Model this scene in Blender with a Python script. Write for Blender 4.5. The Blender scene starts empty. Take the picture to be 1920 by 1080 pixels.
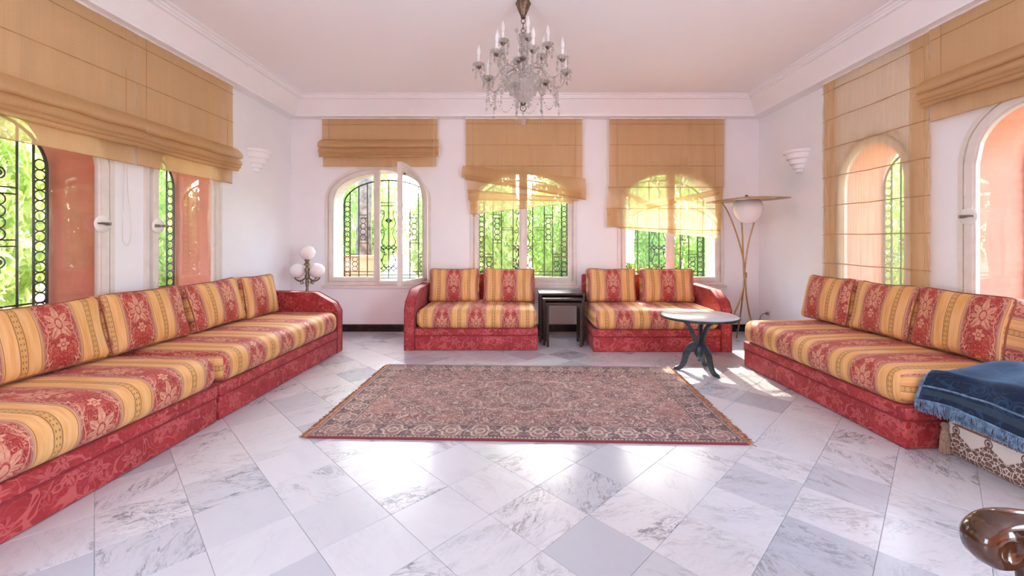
import bpy, bmesh, math, random
from mathutils import Vector, Matrix, noise as mnoise

# ------------------------------------------------------------------ camera, sky, sun, exposure
SC = bpy.context.scene
COL = SC.collection
F, CX, CY, H = 795.0, 972.0, 450.0, 1.25          # focal length (px), vanishing point (px), eye height (m)
cam_d = bpy.data.cameras.new('camera')
cam_d.sensor_fit = 'HORIZONTAL'; cam_d.sensor_width = 36.0
cam_d.lens = F * 36.0 / 1920.0
cam_d.shift_x = (960.0 - CX) / 1920.0
cam_d.shift_y = (CY - 540.0) / 1920.0
cam_d.clip_start = 0.05; cam_d.clip_end = 200
cam = bpy.data.objects.new('camera', cam_d); COL.objects.link(cam)
cam.location = (0, 0, H); cam.rotation_euler = (math.pi / 2, 0, 0)
SC.camera = cam

world = bpy.data.worlds.new('sky'); SC.world = world
world.use_nodes = True
wn = world.node_tree; wn.nodes.clear()
w_out = wn.nodes.new('ShaderNodeOutputWorld'); w_bg = wn.nodes.new('ShaderNodeBackground')
w_sky = wn.nodes.new('ShaderNodeTexSky')
w_sky.sky_type = 'NISHITA'; w_sky.sun_disc = False
w_sky.sun_elevation = math.radians(37); w_sky.sun_rotation = math.radians(3.4)
w_sky.air_density = 1.0; w_sky.dust_density = 1.6; w_sky.ozone_density = 1.0
w_bg.inputs['Strength'].default_value = 2.6
wn.links.new(w_sky.outputs[0], w_bg.inputs['Color']); wn.links.new(w_bg.outputs[0], w_out.inputs['Surface'])

sun_d = bpy.data.lights.new('sun', 'SUN'); sun_d.energy = 13.0; sun_d.angle = math.radians(0.6)
sun_d.color = (1.0, 0.93, 0.84)
sun = bpy.data.objects.new('sun_offscreen', sun_d); COL.objects.link(sun)
sun.rotation_euler = Vector((-0.06, -1.0, -0.76)).to_track_quat('-Z', 'Y').to_euler()
sun.location = (3, 14, 9)

def area_light(name, loc, target, sx, sy, power, color):
    d = bpy.data.lights.new(name, 'AREA'); d.shape = 'RECTANGLE'; d.size = sx; d.size_y = sy
    d.energy = power; d.color = color
    o = bpy.data.objects.new(name, d); COL.objects.link(o)
    o.location = loc
    o.rotation_euler = (Vector(target) - Vector(loc)).to_track_quat('-Z', 'Z').to_euler()
    return o
# added fill lights in made-up openings of the side walls, behind the camera
FILL_TINT = (0.66, 0.84, 1.0)
area_light('window_left_offscreen', (-3.14, -1.35, 1.38), (3.0, -1.35, 1.38), 1.60, 2.66, 128, FILL_TINT)
area_light('window_right_offscreen', (3.31, -1.35, 1.38), (-3.0, -1.35, 1.38), 1.60, 2.66, 118, FILL_TINT)

SC.view_settings.view_transform = 'Standard'
SC.view_settings.look = 'None'
SC.view_settings.gamma = 1.0
SC.view_settings.use_curve_mapping = False
SC.view_settings.exposure = 0.70
SC.cycles.max_bounces = 12; SC.cycles.diffuse_bounces = 6; SC.cycles.transparent_max_bounces = 12
SC.cycles.caustics_reflective = False; SC.cycles.caustics_refractive = False

# ------------------------------------------------------------------ room measures
XL, XR, YB, YR, ZC = -3.115, 3.29, 5.80, -2.60, 3.15
TH = 0.48                                          # wall thickness
def PX(x, D): return (x - CX) / F * D
def PZ(y, D): return H - (y - CY) / F * D
def PT(x, y, D): return Vector((PX(x, D), D, PZ(y, D)))
def lerp(a, b, t): return a + (b - a) * t
pi = math.pi
R = math.radians

# ------------------------------------------------------------------ shader helpers
def lin(h):
    h = h.lstrip('#'); o = []
    for i in (0, 2, 4):
        v = int(h[i:i + 2], 16) / 255
        o.append(v / 12.92 if v <= 0.04045 else ((v + 0.055) / 1.055) ** 2.4)
    return (o[0], o[1], o[2], 1.0)

class S:                                           # scalar socket with arithmetic
    def __init__(s, sh, sock): s.sh = sh; s.k = sock
    def _m(s, op, b=None, c=None): return s.sh.math(op, s, b, c)
    def __add__(s, b): return s._m('ADD', b)
    def __radd__(s, b): return s._m('ADD', b)
    def __sub__(s, b): return s._m('SUBTRACT', b)
    def __rsub__(s, b): return s.sh.math('SUBTRACT', b, s)
    def __mul__(s, b): return s._m('MULTIPLY', b)
    def __rmul__(s, b): return s._m('MULTIPLY', b)
    def __truediv__(s, b): return s._m('DIVIDE', b)
    def abs(s): return s._m('ABSOLUTE')
    def fract(s): return s._m('FRACT')
    def floor(s): return s._m('FLOOR')
    def sin(s): return s._m('SINE')
    def cos(s): return s._m('COSINE')
    def sqrt(s): return s._m('SQRT')
    def mx(s, b): return s._m('MAXIMUM', b)
    def mn(s, b): return s._m('MINIMUM', b)
    def lt(s, b): return s._m('LESS_THAN', b)
    def gt(s, b): return s._m('GREATER_THAN', b)
    def atan2(s, b): return s._m('ARCTAN2', b)
    def pow(s, b): return s._m('POWER', b)
    def step(s, a, b):                             # smooth 0..1 from a to b
        return s.sh.mapr(s, a, b)

class Sh:
    def __init__(s, name):
        s.m = bpy.data.materials.new(name); s.m.use_nodes = True
        s.nt = s.m.node_tree; s.nt.nodes.clear()
        s.out = s.nt.nodes.new('ShaderNodeOutputMaterial')
    def n(s, t): return s.nt.nodes.new(t)
    def put(s, sock, v):
        if isinstance(v, S): s.nt.links.new(v.k, sock)
        elif isinstance(v, bpy.types.NodeSocket): s.nt.links.new(v, sock)
        else: sock.default_value = v
    def math(s, op, a, b=None, c=None):
        nd = s.n('ShaderNodeMath'); nd.operation = op
        for i, v in enumerate((a, b, c)):
            if v is not None: s.put(nd.inputs[i], v)
        return S(s, nd.outputs[0])
    def mapr(s, v, a, b, lo=0.0, hi=1.0):
        nd = s.n('ShaderNodeMapRange'); nd.interpolation_type = 'SMOOTHSTEP'
        if a > b:                                  # keep the range rising
            a, b, lo, hi = b, a, hi, lo
        s.put(nd.inputs['Value'], v)
        for k, x in zip(('From Min', 'From Max', 'To Min', 'To Max'), (a, b, lo, hi)): s.put(nd.inputs[k], x)
        return S(s, nd.outputs[0])
    def vec(s, x, y, z=0.0):
        nd = s.n('ShaderNodeCombineXYZ')
        for i, v in enumerate((x, y, z)): s.put(nd.inputs[i], v)
        return nd.outputs[0]
    def sep(s, v):
        nd = s.n('ShaderNodeSeparateXYZ'); s.put(nd.inputs[0], v)
        return [S(s, o) for o in nd.outputs]
    def coord(s, kind='Object'): return s.n('ShaderNodeTexCoord').outputs[kind]
    def noise(s, v, scale, detail=2.0, rough=0.5, dist=0.0, col=False):
        nd = s.n('ShaderNodeTexNoise'); s.put(nd.inputs['Vector'], v)
        s.put(nd.inputs['Scale'], scale); s.put(nd.inputs['Detail'], detail)
        s.put(nd.inputs['Roughness'], rough); s.put(nd.inputs['Distortion'], dist)
        return nd.outputs['Color'] if col else S(s, nd.outputs['Fac'])
    def voro(s, v, scale, feature='F1', rnd=1.0):
        nd = s.n('ShaderNodeTexVoronoi'); nd.feature = feature
        s.put(nd.inputs['Vector'], v); s.put(nd.inputs['Scale'], scale); s.put(nd.inputs['Randomness'], rnd)
        return nd
    def mix(s, f, a, b):
        nd = s.n('ShaderNodeMix'); nd.data_type = 'RGBA'
        s.put(nd.inputs[0], f); s.put(nd.inputs[6], a); s.put(nd.inputs[7], b)
        return nd.outputs[2]
    def obj_random(s): return S(s, s.n('ShaderNodeObjectInfo').outputs['Random'])
    def isl_random(s): return S(s, s.n('ShaderNodeNewGeometry').outputs['Random Per Island'])
    def bump(s, h, strength=0.3, dist=0.01):
        nd = s.n('ShaderNodeBump'); s.put(nd.inputs['Height'], h)
        s.put(nd.inputs['Strength'], strength); s.put(nd.inputs['Distance'], dist)
        return nd.outputs[0]
    def principled(s, color, rough=0.5, metal=0.0, normal=None, **kw):
        nd = s.n('ShaderNodeBsdfPrincipled')
        s.put(nd.inputs['Base Color'], color); s.put(nd.inputs['Roughness'], rough); s.put(nd.inputs['Metallic'], metal)
        if normal is not None: s.put(nd.inputs['Normal'], normal)
        for k, v in kw.items(): s.put(nd.inputs[k.replace('_', ' ')], v)
        return nd.outputs[0]
    def done(s, shader):
        s.nt.links.new(shader, s.out.inputs['Surface']); return s.m
    def mixsh(s, f, a, b):
        nd = s.n('ShaderNodeMixShader'); s.put(nd.inputs[0], f)
        s.nt.links.new(a, nd.inputs[1]); s.nt.links.new(b, nd.inputs[2]); return nd.outputs[0]

M = {}
def plain(name, hexc, rough=0.5, metal=0.0, var=0.06, scale=6.0, bump=0.0, bscale=60.0, **kw):
    sh = Sh(name); co = sh.coord('Object')
    n = sh.noise(co, scale, 4, 0.6)
    c = lin(hexc); d = tuple(max(0, x * (1 - var * 2)) for x in c[:3]) + (1,); e = tuple(min(1, x * (1 + var)) for x in c[:3]) + (1,)
    col = sh.mix(n.step(0.3, 0.7), d, e)
    nor = sh.bump(sh.noise(co, bscale, 3), bump, 0.01) if bump else None
    M[name] = sh.done(sh.principled(col, rough, metal, nor, **kw)); return M[name]

plain('plaster', '#f6f5f8', 0.75, var=0.012, scale=1.5, bump=0.06, bscale=18)
plain('ceiling_paint', '#fbf9fb', 0.85, var=0.008, scale=1.0)
plain('cornice_paint', '#f8f6f7', 0.6, var=0.01, scale=3)
plain('coral_plaster', '#dd9179', 0.85, var=0.05, scale=4, bump=0.15, bscale=90)
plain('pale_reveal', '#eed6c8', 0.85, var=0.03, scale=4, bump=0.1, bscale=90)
plain('frame_paint', '#e6ded6', 0.42, var=0.03, scale=9, bump=0.04, bscale=40)
plain('black_marble', '#241f20', 0.25, var=0.4, scale=14)
plain('iron', '#22312f', 0.5, 0.35, var=0.15, scale=30)
plain('enamel', '#eeeae4', 0.25, var=0.03)
plain('steel', '#9a948c', 0.3, 0.9, var=0.1, scale=30)
plain('gold_rod', '#b08d63', 0.34, 0.75, var=0.08, scale=20)
plain('aged_brass', '#8d8064', 0.42, 0.7, var=0.25, scale=40, bump=0.2, bscale=80)
plain('bronze', '#7a6250', 0.42, 0.6, var=0.25, scale=50)
plain('candle_white', '#e9e2da', 0.5, var=0.03)
plain('opal_glass', '#f4f3f4', 0.12, var=0.0, Subsurface_Weight=0.3)
plain('dark_wood', '#35241f', 0.3, var=0.22, scale=18)
plain('arm_wood', '#43240f', 0.16, var=0.32, scale=9, Coat_Weight=0.6, Coat_Roughness=0.08)
plain('table_iron', '#39464c', 0.36, 0.45, var=0.2, scale=25)
plain('piping_red', '#8e2a31', 0.8, var=0.1)
plain('piping_gold', '#9d5a3c', 0.8, var=0.1)
plain('cord_white', '#d9d4cf', 0.7)
plain('plastic_white', '#efeae6', 0.35)
plain('orange_cloth', '#b06c40', 0.8, var=0.2, scale=25)
plain('tassel', '#a98d78', 0.9, var=0.15, scale=60)
plain('fringe_brown', '#a9765a', 0.9, var=0.25, scale=40)
plain('fringe_blue', '#6d88a3', 0.9, var=0.25, scale=40)
plain('earth', '#8d8b6a', 0.95, var=0.25, scale=1.2)
plain('bark', '#7d7268', 0.9, var=0.3, scale=8, bump=0.6, bscale=20)
plain('grout', '#b9bcc2', 0.8, var=0.05)
plain('seat_leather', '#7a4a32', 0.4, var=0.1)
plain('seam', '#bb9060', 0.9, var=0.1)

def make_glass():
    sh = Sh('window_glass')
    lw = sh.n('ShaderNodeLayerWeight'); fc = S(sh, lw.outputs['Facing'])
    tr = sh.n('ShaderNodeBsdfTransparent'); tr.inputs[0].default_value = (0.95, 0.97, 0.96, 1)
    gl = sh.n('ShaderNodeBsdfGlossy'); gl.inputs['Roughness'].default_value = 0.0
    w = sh.noise(sh.coord('Object'), 2.4, 1)
    sh.put(gl.inputs['Normal'], sh.bump(w, 0.10, 0.02))
    f = fc.pow(5.0) * 0.96 + 0.045
    M['glass'] = sh.done(sh.mixsh(f.mn(1.0), tr.outputs[0], gl.outputs[0]))
make_glass()

def make_crystal():
    sh = Sh('crystal')
    lw = sh.n('ShaderNodeLayerWeight'); fc = S(sh, lw.outputs['Facing'])
    tr = sh.n('ShaderNodeBsdfTransparent'); tr.inputs[0].default_value = (0.80, 0.77, 0.75, 1)
    gl = sh.principled((0.74, 0.71, 0.69, 1), 0.08, 0.0, None, Specular_IOR_Level=0.9)
    f = (fc.pow(2.5) * 0.75 + 0.22).mn(1.0)
    M['crystal'] = sh.done(sh.mixsh(f, tr.outputs[0], gl))
    sh = Sh('frosted_bulb')
    tr = sh.n('ShaderNodeBsdfTransparent'); tr.inputs[0].default_value = (0.97, 0.96, 0.96, 1)
    gl = sh.principled((0.93, 0.92, 0.93, 1), 0.2)
    M['bulb'] = sh.done(sh.mixsh(0.5, tr.outputs[0], gl))
make_crystal()

def make_sheer(name='sheer', base='#e8c696', thin=0.20):
    sh = Sh(name)
    x, y, z = sh.sep(sh.coord('Object'))
    streak = sh.noise(sh.vec(x * 60.0, 0.0, z * 1.5), 1.0, 3, 0.6)
    weave = sh.noise(sh.vec(x * 300.0, 0.0, z * 300.0), 1.0, 1)
    slub = sh.noise(sh.vec(x * 4.0, 0.0, z * 90.0), 1.0, 2)
    c = sh.mix(streak.step(0.3, 0.75), lin(base), lin('#dfba8a'))
    c = sh.mix(slub.step(0.55, 0.8) * 0.35, c, lin('#f2dab4'))
    df = sh.n('ShaderNodeBsdfDiffuse'); sh.put(df.inputs[0], c)
    tl = sh.n('ShaderNodeBsdfTranslucent'); sh.put(tl.inputs[0], c)
    tr = sh.n('ShaderNodeBsdfTransparent'); tr.inputs[0].default_value = (1.0, 0.96, 0.88, 1)
    a = sh.mixsh(0.42, df.outputs[0], tl.outputs[0])
    t = (weave * 0.16 + streak * -0.14 + (thin + 0.02)).mx(0.05)
    M[name] = sh.done(sh.mixsh(t, a, tr.outputs[0]))
make_sheer()
make_sheer('sheer_thin', '#f4e2c4', 0.60)
make_sheer('sheer_open', '#ebcb9c', 0.40)

def make_marble():
    sh = Sh('marble_tile')
    x, y, z = sh.sep(sh.coord('Object'))
    rnd = (sh.obj_random() * 7.31 + sh.isl_random() * 3.77).fract()
    r2 = (rnd * 57.13).fract(); r3 = (rnd * 131.7).fract(); r4 = (rnd * 311.3).fract()
    ang = r2 * 6.283
    ca, sa = ang.cos(), ang.sin()
    u = (x * ca - y * sa) + r3 * 40.0
    v = (x * sa + y * ca) + r4 * 40.0
    p = sh.vec(u * 1.4, v * 3.4, rnd * 9.0)
    big = sh.noise(p, 2.2, 3, 0.55, 0.6)
    warp = sh.noise(p, 1.5, 4, 0.65, 0.4)
    q = sh.vec(u * 1.4 + warp * 0.7, v * 3.4 + warp * 0.9, rnd * 9.0)
    n1 = sh.noise(q, 2.8, 6, 0.62, 0.9)
    n2 = sh.noise(q, 7.0, 5, 0.62, 1.4)
    vein1 = (n1 - 0.5).abs().step(0.035, 0.0)
    vein2 = (n2 - 0.5).abs().step(0.05, 0.0)
    amt = (r2 * 1.15 - 0.22).mx(0.05).mn(1.0)
    area = big.step(0.44, 0.62)
    tone = sh.mix(r3.step(0.55, 0.95), lin('#cfd1d6'), lin('#b2b7c1'))
    tone = sh.mix((warp.step(0.45, 0.75)) * 0.45, tone, lin('#bcc0c9'))
    c = sh.mix(vein2 * area * amt * 0.75, tone, lin('#83868e'))
    c = sh.mix(vein1 * (area * 0.75 + 0.25) * amt * 0.9, c, lin('#6a6b70'))
    c = sh.mix((n2.step(0.62, 0.75)) * area * amt * 0.25, c, lin('#b9a98f'))
    M['marble'] = sh.done(sh.principled(c, 0.22, 0.0, None, Specular_IOR_Level=0.55))
make_marble()

def make_stripe():
    """striped damask: gold stripe with a ladder braid, red stripe with a palmette between leafy garlands"""
    P = 0.385
    sh = Sh('striped_damask')
    u, v, _ = sh.sep(sh.coord('UV'))
    t = (u / P).fract() * P
    c_y = 0.0963
    # gold stripe
    g = sh.noise(sh.vec(u * 40.0, v * 4.0, 0.0), 1.0, 3)
    gold = sh.mix(g.step(0.3, 0.7), lin('#d99b56'), lin('#e6b278'))
    dy = (t - c_y).abs()
    line = dy.step(0.0135, 0.0150) * dy.step(0.0195, 0.0180)
    inner = dy.step(0.0150, 0.0140)
    lad = ((v / 0.034).fract() - 0.5).abs()
    dash = inner * (lad.step(0.30, 0.34)) * (dy - 0.007).abs().step(0.0035, 0.002)
    gold = sh.mix(inner * 0.55, gold, lin('#c0914a'))
    gold = sh.mix(line.mx(dash) * 0.85, gold, lin('#7d4f2c'))
    edge = dy.step(0.080, 0.0815) * dy.step(0.0845, 0.083)
    gold = sh.mix(edge * 0.9, gold, lin('#6d3426'))
    edge2 = dy.step(0.0865, 0.0875)
    gold = sh.mix(edge2, gold, lin('#c08a6a'))
    # red stripe
    wsz = 0.0962
    w = (t - 0.28875) / wsz
    aw = w.abs()
    PV = 0.47
    s = ((v / PV + 0.5).fract() - 0.5) * (PV / wsz)          # -2.44 .. 2.44
    wob = sh.noise(sh.vec(aw * 3.0, s * 3.0, 2.0), 1.3, 3, 0.6)
    # palmette: rays round (0,-0.15)
    px_, py_ = aw, s + 0.2
    th = py_.atan2(px_ + 0.0001)
    rr = ((px_ * px_) * 1.25 + (py_ * py_) * 0.34).sqrt()
    lob = (th * 7.0 + wob * 2.0).cos()
    edge_r = 0.60 + lob * 0.20
    pal = (rr - edge_r).step(0.03, -0.03)
    veins = (th * 14.0 + wob * 5.0).cos().step(0.35, 0.75) * rr.step(0.18, 0.30)
    core = (rr - 0.2).abs().step(0.045, 0.025)
    pal = pal * (1.0 - veins * 0.55) * (1.0 - core)
    # garland along both edges
    gx = aw - (0.80 + (s * 2.57).sin() * 0.09)
    leafn = sh.noise(sh.vec(gx * 5.0 + (s * 5.1).sin() * 0.9, s * 2.3 + gx * 4.0, 7.0), 1.5, 2, 0.55, 1.4)
    gar = leafn.step(0.535, 0.565) * gx.abs().step(0.27, 0.20)
    stem = gx.abs().step(0.03, 0.015)
    # small flowers between the palmettes
    fy = s.abs() - 1.55
    fr = ((aw * aw) * 1.2 + (fy * fy)).sqrt()
    ft = fy.atan2(aw + 0.0001)
    fl = (fr - (0.30 + (ft * 5.0).cos() * 0.10)).step(0.03, -0.03) * (fr - 0.12).abs().step(0.02, 0.045)
    curl = (sh.noise(sh.vec(aw * 2.0, s.abs() * 1.7, 4.0), 2.0, 2, 0.5, 1.2) - 0.5).abs().step(0.035, 0.015) * aw.step(0.92, 0.80)
    mot = pal.mx(gar).mx(stem).mx(fl).mx(curl * 0.6)
    red_tone = sh.noise(sh.vec(u * 9.0, v * 9.0, 1.0), 1.0, 2)  # random tone variation of the red ground
    red = sh.mix(red_tone.step(0.3, 0.7), lin('#951d20'), lin('#ad2a28'))
    red = sh.mix(aw.step(0.86, 0.93), red, lin('#8e3f3f'))
    pink = sh.mix(wob.step(0.3, 0.7), lin('#cf8e70'), lin('#dba588'))
    red = sh.mix(mot * 0.88, red, pink)
    red = sh.mix((aw - 0.955).abs().step(0.025, 0.01) * 0.7, red, lin('#c39079'))
    c = sh.mix(t.gt(0.1925), gold, red)
    wv = sh.noise(sh.vec(u * 700.0, v * 700.0, 0.0), 1.0, 1)
    M['stripe'] = sh.done(sh.principled(c, 0.62, 0.0, sh.bump(wv + mot * 0.6, 0.25, 0.002), Sheen_Weight=0.06))
make_stripe()

def make_base_damask():
    sh = Sh('red_damask')
    u, v, _ = sh.sep(sh.coord('UV'))
    n0 = sh.noise(sh.vec(u, v, 0.0), 5.0, 2)
    q = sh.vec(u + n0 * 0.06, v + n0 * 0.08, 0.0)
    vine = (sh.noise(q, 7.0, 1, 0.4, 1.6) - 0.5).abs().step(0.026, 0.012)
    vine2 = (sh.noise(sh.vec(u + 4.0, v + n0 * 0.05, 3.0), 16.0, 1, 0.4, 1.5) - 0.5).abs().step(0.035, 0.015)
    vo = sh.voro(q, 8.5)
    d = S(sh, vo.outputs['Distance'])
    sub = sh.n('ShaderNodeVectorMath'); sub.operation = 'SUBTRACT'
    sh.put(sub.inputs[0], q); 
    sc_ = sh.n('ShaderNodeVectorMath'); sc_.operation = 'SCALE'; sh.put(sc_.inputs[0], vo.outputs['Position']); sc_.inputs['Scale'].default_value = 1.0
    sh.put(sub.inputs[1], sc_.outputs[0])
    lx, ly, _z = sh.sep(sub.outputs[0])
    th = ly.atan2(lx)
    rose = (d - (0.34 + (th * 5.0).cos() * 0.13)).step(0.03, -0.03)
    rv = (th * 10.0).cos().step(0.6, 0.85) * d.step(0.08, 0.14)
    ring = (d - 0.13).abs().step(0.03, 0.015)
    mot = (rose * (1.0 - rv * 0.7) * (1.0 - ring)).mx(vine).mx(vine2 * 0.35)
    tone = sh.mix(n0.step(0.3, 0.7), lin('#901a20'), lin('#a4272d'))
    c = sh.mix(mot * 0.5, tone, lin('#d56f6c'))
    wv = sh.noise(sh.vec(u * 600.0, v * 600.0, 0.0), 1.0, 1)
    M['red_damask'] = sh.done(sh.principled(c, 0.6, 0.0, sh.bump(wv, 0.2, 0.002), Sheen_Weight=0.1))
make_base_damask()

def make_rug(hx, hy):
    sh = Sh('persian_rug')
    x, y, _ = sh.sep(sh.coord('UV'))
    ax, ay = x.abs(), y.abs()
    dx = hx - ax; dy = hy - ay
    e = dx.mn(dy)                                      # distance to the rim
    m0 = sh.noise(sh.vec(ax, ay, 0.0), 7.0, 2)
    m1 = sh.noise(sh.vec(ax + m0 * 0.05, ay, 1.0), 9.5, 2, 0.5, 1.7)
    m2 = sh.noise(sh.vec(ax, ay + m0 * 0.05, 5.0), 24.0, 2, 0.5, 1.0)
    l1 = ((m1 * 6.0).fract() - 0.5).abs().step(0.13, 0.06)
    l1d = ((m1 * 6.0 + 0.28).fract() - 0.5).abs().step(0.13, 0.05)
    l2 = ((m2 * 4.0).fract() - 0.5).abs().step(0.12, 0.06)
    tint = sh.noise(sh.vec(x, y, 9.0), 2.4, 3)
    field = sh.mix(tint.step(0.35, 0.65), lin('#7f4d47'), lin('#966159'))
    shade = sh.noise(sh.vec(ax, ay, 12.0), 5.0, 2).step(0.42, 0.56)
    field = sh.mix(shade * 0.6, field, lin('#5c3538'))
    # centre medallion
    md = ((ax * ax) * 1.3 + (ay * ay) * 2.6).sqrt()
    mth = ay.atan2(ax + 0.0001)
    mr = 0.52 + (mth * 8.0).cos() * 0.05
    med = (md - mr).step(0.02, -0.02)
    field = sh.mix(med * 0.35, field, lin('#6d4440'))
    mline = ((md - mr).abs().step(0.02, 0.008)).mx(((md - mr * 0.55).abs()).step(0.018, 0.006))
    # main border with repeated cartouches
    long_ = dy.lt(dx)
    run = sh.math('MULTIPLY', ax, long_) + sh.math('MULTIPLY', ay, 1.0 - long_)
    k = (run / 0.19).fract() - 0.5
    bb = (e - 0.115) / 0.075
    cr = ((k * k) * 5.0 + (bb * bb) * 0.8).sqrt()
    cth = bb.atan2(k.abs() + 0.0001)
    cart = (((cr - (0.8 + (cth * 4.0).cos() * 0.14)).abs()).step(0.12, 0.05)).mx((cr - 0.35).abs().step(0.1, 0.04))
    border = sh.mix(cr.step(0.85, 0.75), lin('#553136'), lin('#7c5652'))
    band = e.lt(0.20)
    c = sh.mix(band, field, border)
    cream = sh.mix(tint.step(0.3, 0.7), lin('#b89c8d'), lin('#cdb6a6'))
    c = sh.mix(l1d * 0.55 * (1.0 - band * 0.5), c, lin('#4a2a2d'))
    c = sh.mix((l1 * 0.85).mx(l2 * 0.55) * (1.0 - band * 0.35), c, cream)
    c = sh.mix(mline * (1.0 - band) * 0.4, c, cream)
    c = sh.mix(cart * band * 0.75, c, cream)
    g = ((e - 0.205).abs().step(0.006, 0.003)).mx((e - 0.19).abs().step(0.005, 0.002)).mx((e - 0.036).abs().step(0.006, 0.003))
    c = sh.mix(g * 0.85, c, lin('#3d2327'))
    g2 = (e - 0.197).abs().step(0.005, 0.002)
    c = sh.mix(g2 * 0.7, c, cream)
    dots = ((run / 0.024).fract() - 0.5).abs().step(0.30, 0.22) * (e - 0.022).abs().step(0.010, 0.006)
    c = sh.mix(dots * 0.7, c, cream)
    c = sh.mix(e.lt(0.010), c, lin('#7d2b32'))
    pile = sh.noise(sh.vec(x * 400.0, y * 400.0, 0.0), 1.0, 1)
    M['rug'] = sh.done(sh.principled(c, 0.9, 0.0, sh.bump(pile, 0.5, 0.004), Sheen_Weight=0.15))

def make_velvet():
    sh = Sh('blue_velvet')
    u, v, _ = sh.sep(sh.coord('UV'))
    n0 = sh.noise(sh.vec(u, v, 0.0), 6.0, 2)
    vine = (sh.noise(sh.vec(u + n0 * 0.05, v, 0.0), 11.0, 1, 0.4, 1.2) - 0.5).abs().step(0.03, 0.012)
    vo = sh.voro(sh.vec(u, v, 0.0), 7.0)
    d = S(sh, vo.outputs['Distance'])
    fl = ((d - 0.18).abs().step(0.05, 0.02)).mx((d - 0.32).abs().step(0.03, 0.01))
    band = (v - 0.052).abs().step(0.02, 0.017)
    c = sh.mix((vine.mx(fl)) * 0.5, lin('#0a1f44'), lin('#3a699c'))
    c = sh.mix(band * 0.8, c, lin('#41546b'))
    M['velvet'] = sh.done(sh.principled(c, 0.45, 0.0, sh.bump(sh.noise(sh.vec(u * 300.0, v * 300.0, 0.0), 1.0, 1), 0.3, 0.003), Sheen_Weight=1.0, Sheen_Tint=(0.35, 0.65, 1.0, 1)))
    sh = Sh('brown_damask')
    u, v, _ = sh.sep(sh.coord('UV'))
    k = ((u / 0.165).fract() - 0.5).abs() * 0.165
    vo = sh.voro(sh.vec(k, v, 0.0), 46.0, 'DISTANCE_TO_EDGE')
    d = S(sh, vo.outputs['Distance'])
    blob = d.step(0.035, 0.075)
    top = 0.150 - k * 0.75
    body = (v - top).step(0.006, -0.006)
    bx, by = k, v - 0.158
    br = ((bx * bx) * 1.5 + by * by).sqrt()
    bud = br.step(0.013, 0.011).mx((br - 0.021).abs().step(0.005, 0.003))
    c = sh.mix((blob * body).mx(bud), lin('#ddd2c6'), lin('#735246'))
    M['brown_damask'] = sh.done(sh.principled(c, 0.6))
make_velvet()

def make_leaf(name, a, b):
    sh = Sh(name)
    r = sh.isl_random()
    c = sh.mix(r, lin(a), lin(b))
    df = sh.n('ShaderNodeBsdfDiffuse'); sh.put(df.inputs[0], c)
    tl = sh.n('ShaderNodeBsdfTranslucent'); sh.put(tl.inputs[0], c)
    M[name] = sh.done(sh.mixsh(0.5, df.outputs[0], tl.outputs[0]))
make_leaf('leaf_a', '#8aac55', '#cfe094')
make_leaf('leaf_b', '#6b9150', '#adc97c')
make_leaf('leaf_c', '#9dbb66', '#e2ebac')

# ------------------------------------------------------------------ object helpers
def link(o, parent=None):
    COL.objects.link(o)
    if parent is not None: o.parent = parent
    return o
def tag(o, label=None, cat=None, group=None, kind=None):
    if label: o['label'] = label
    if cat: o['category'] = cat
    if group: o['group'] = group
    if kind: o['kind'] = kind
    return o
def empty(name, loc, rz=0.0, **kw):
    o = bpy.data.objects.new(name, None); o.empty_display_size = 0.1
    link(o); o.location = loc; o.rotation_euler = (0, 0, rz)
    return tag(o, **kw)
def ob(name, me, mat, parent=None, loc=(0, 0, 0), rot=(0, 0, 0)):
    o = bpy.data.objects.new(name, me); link(o, parent)
    if mat is not None and not me.materials: me.materials.append(mat)
    o.location = loc; o.rotation_euler = rot
    return o

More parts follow.
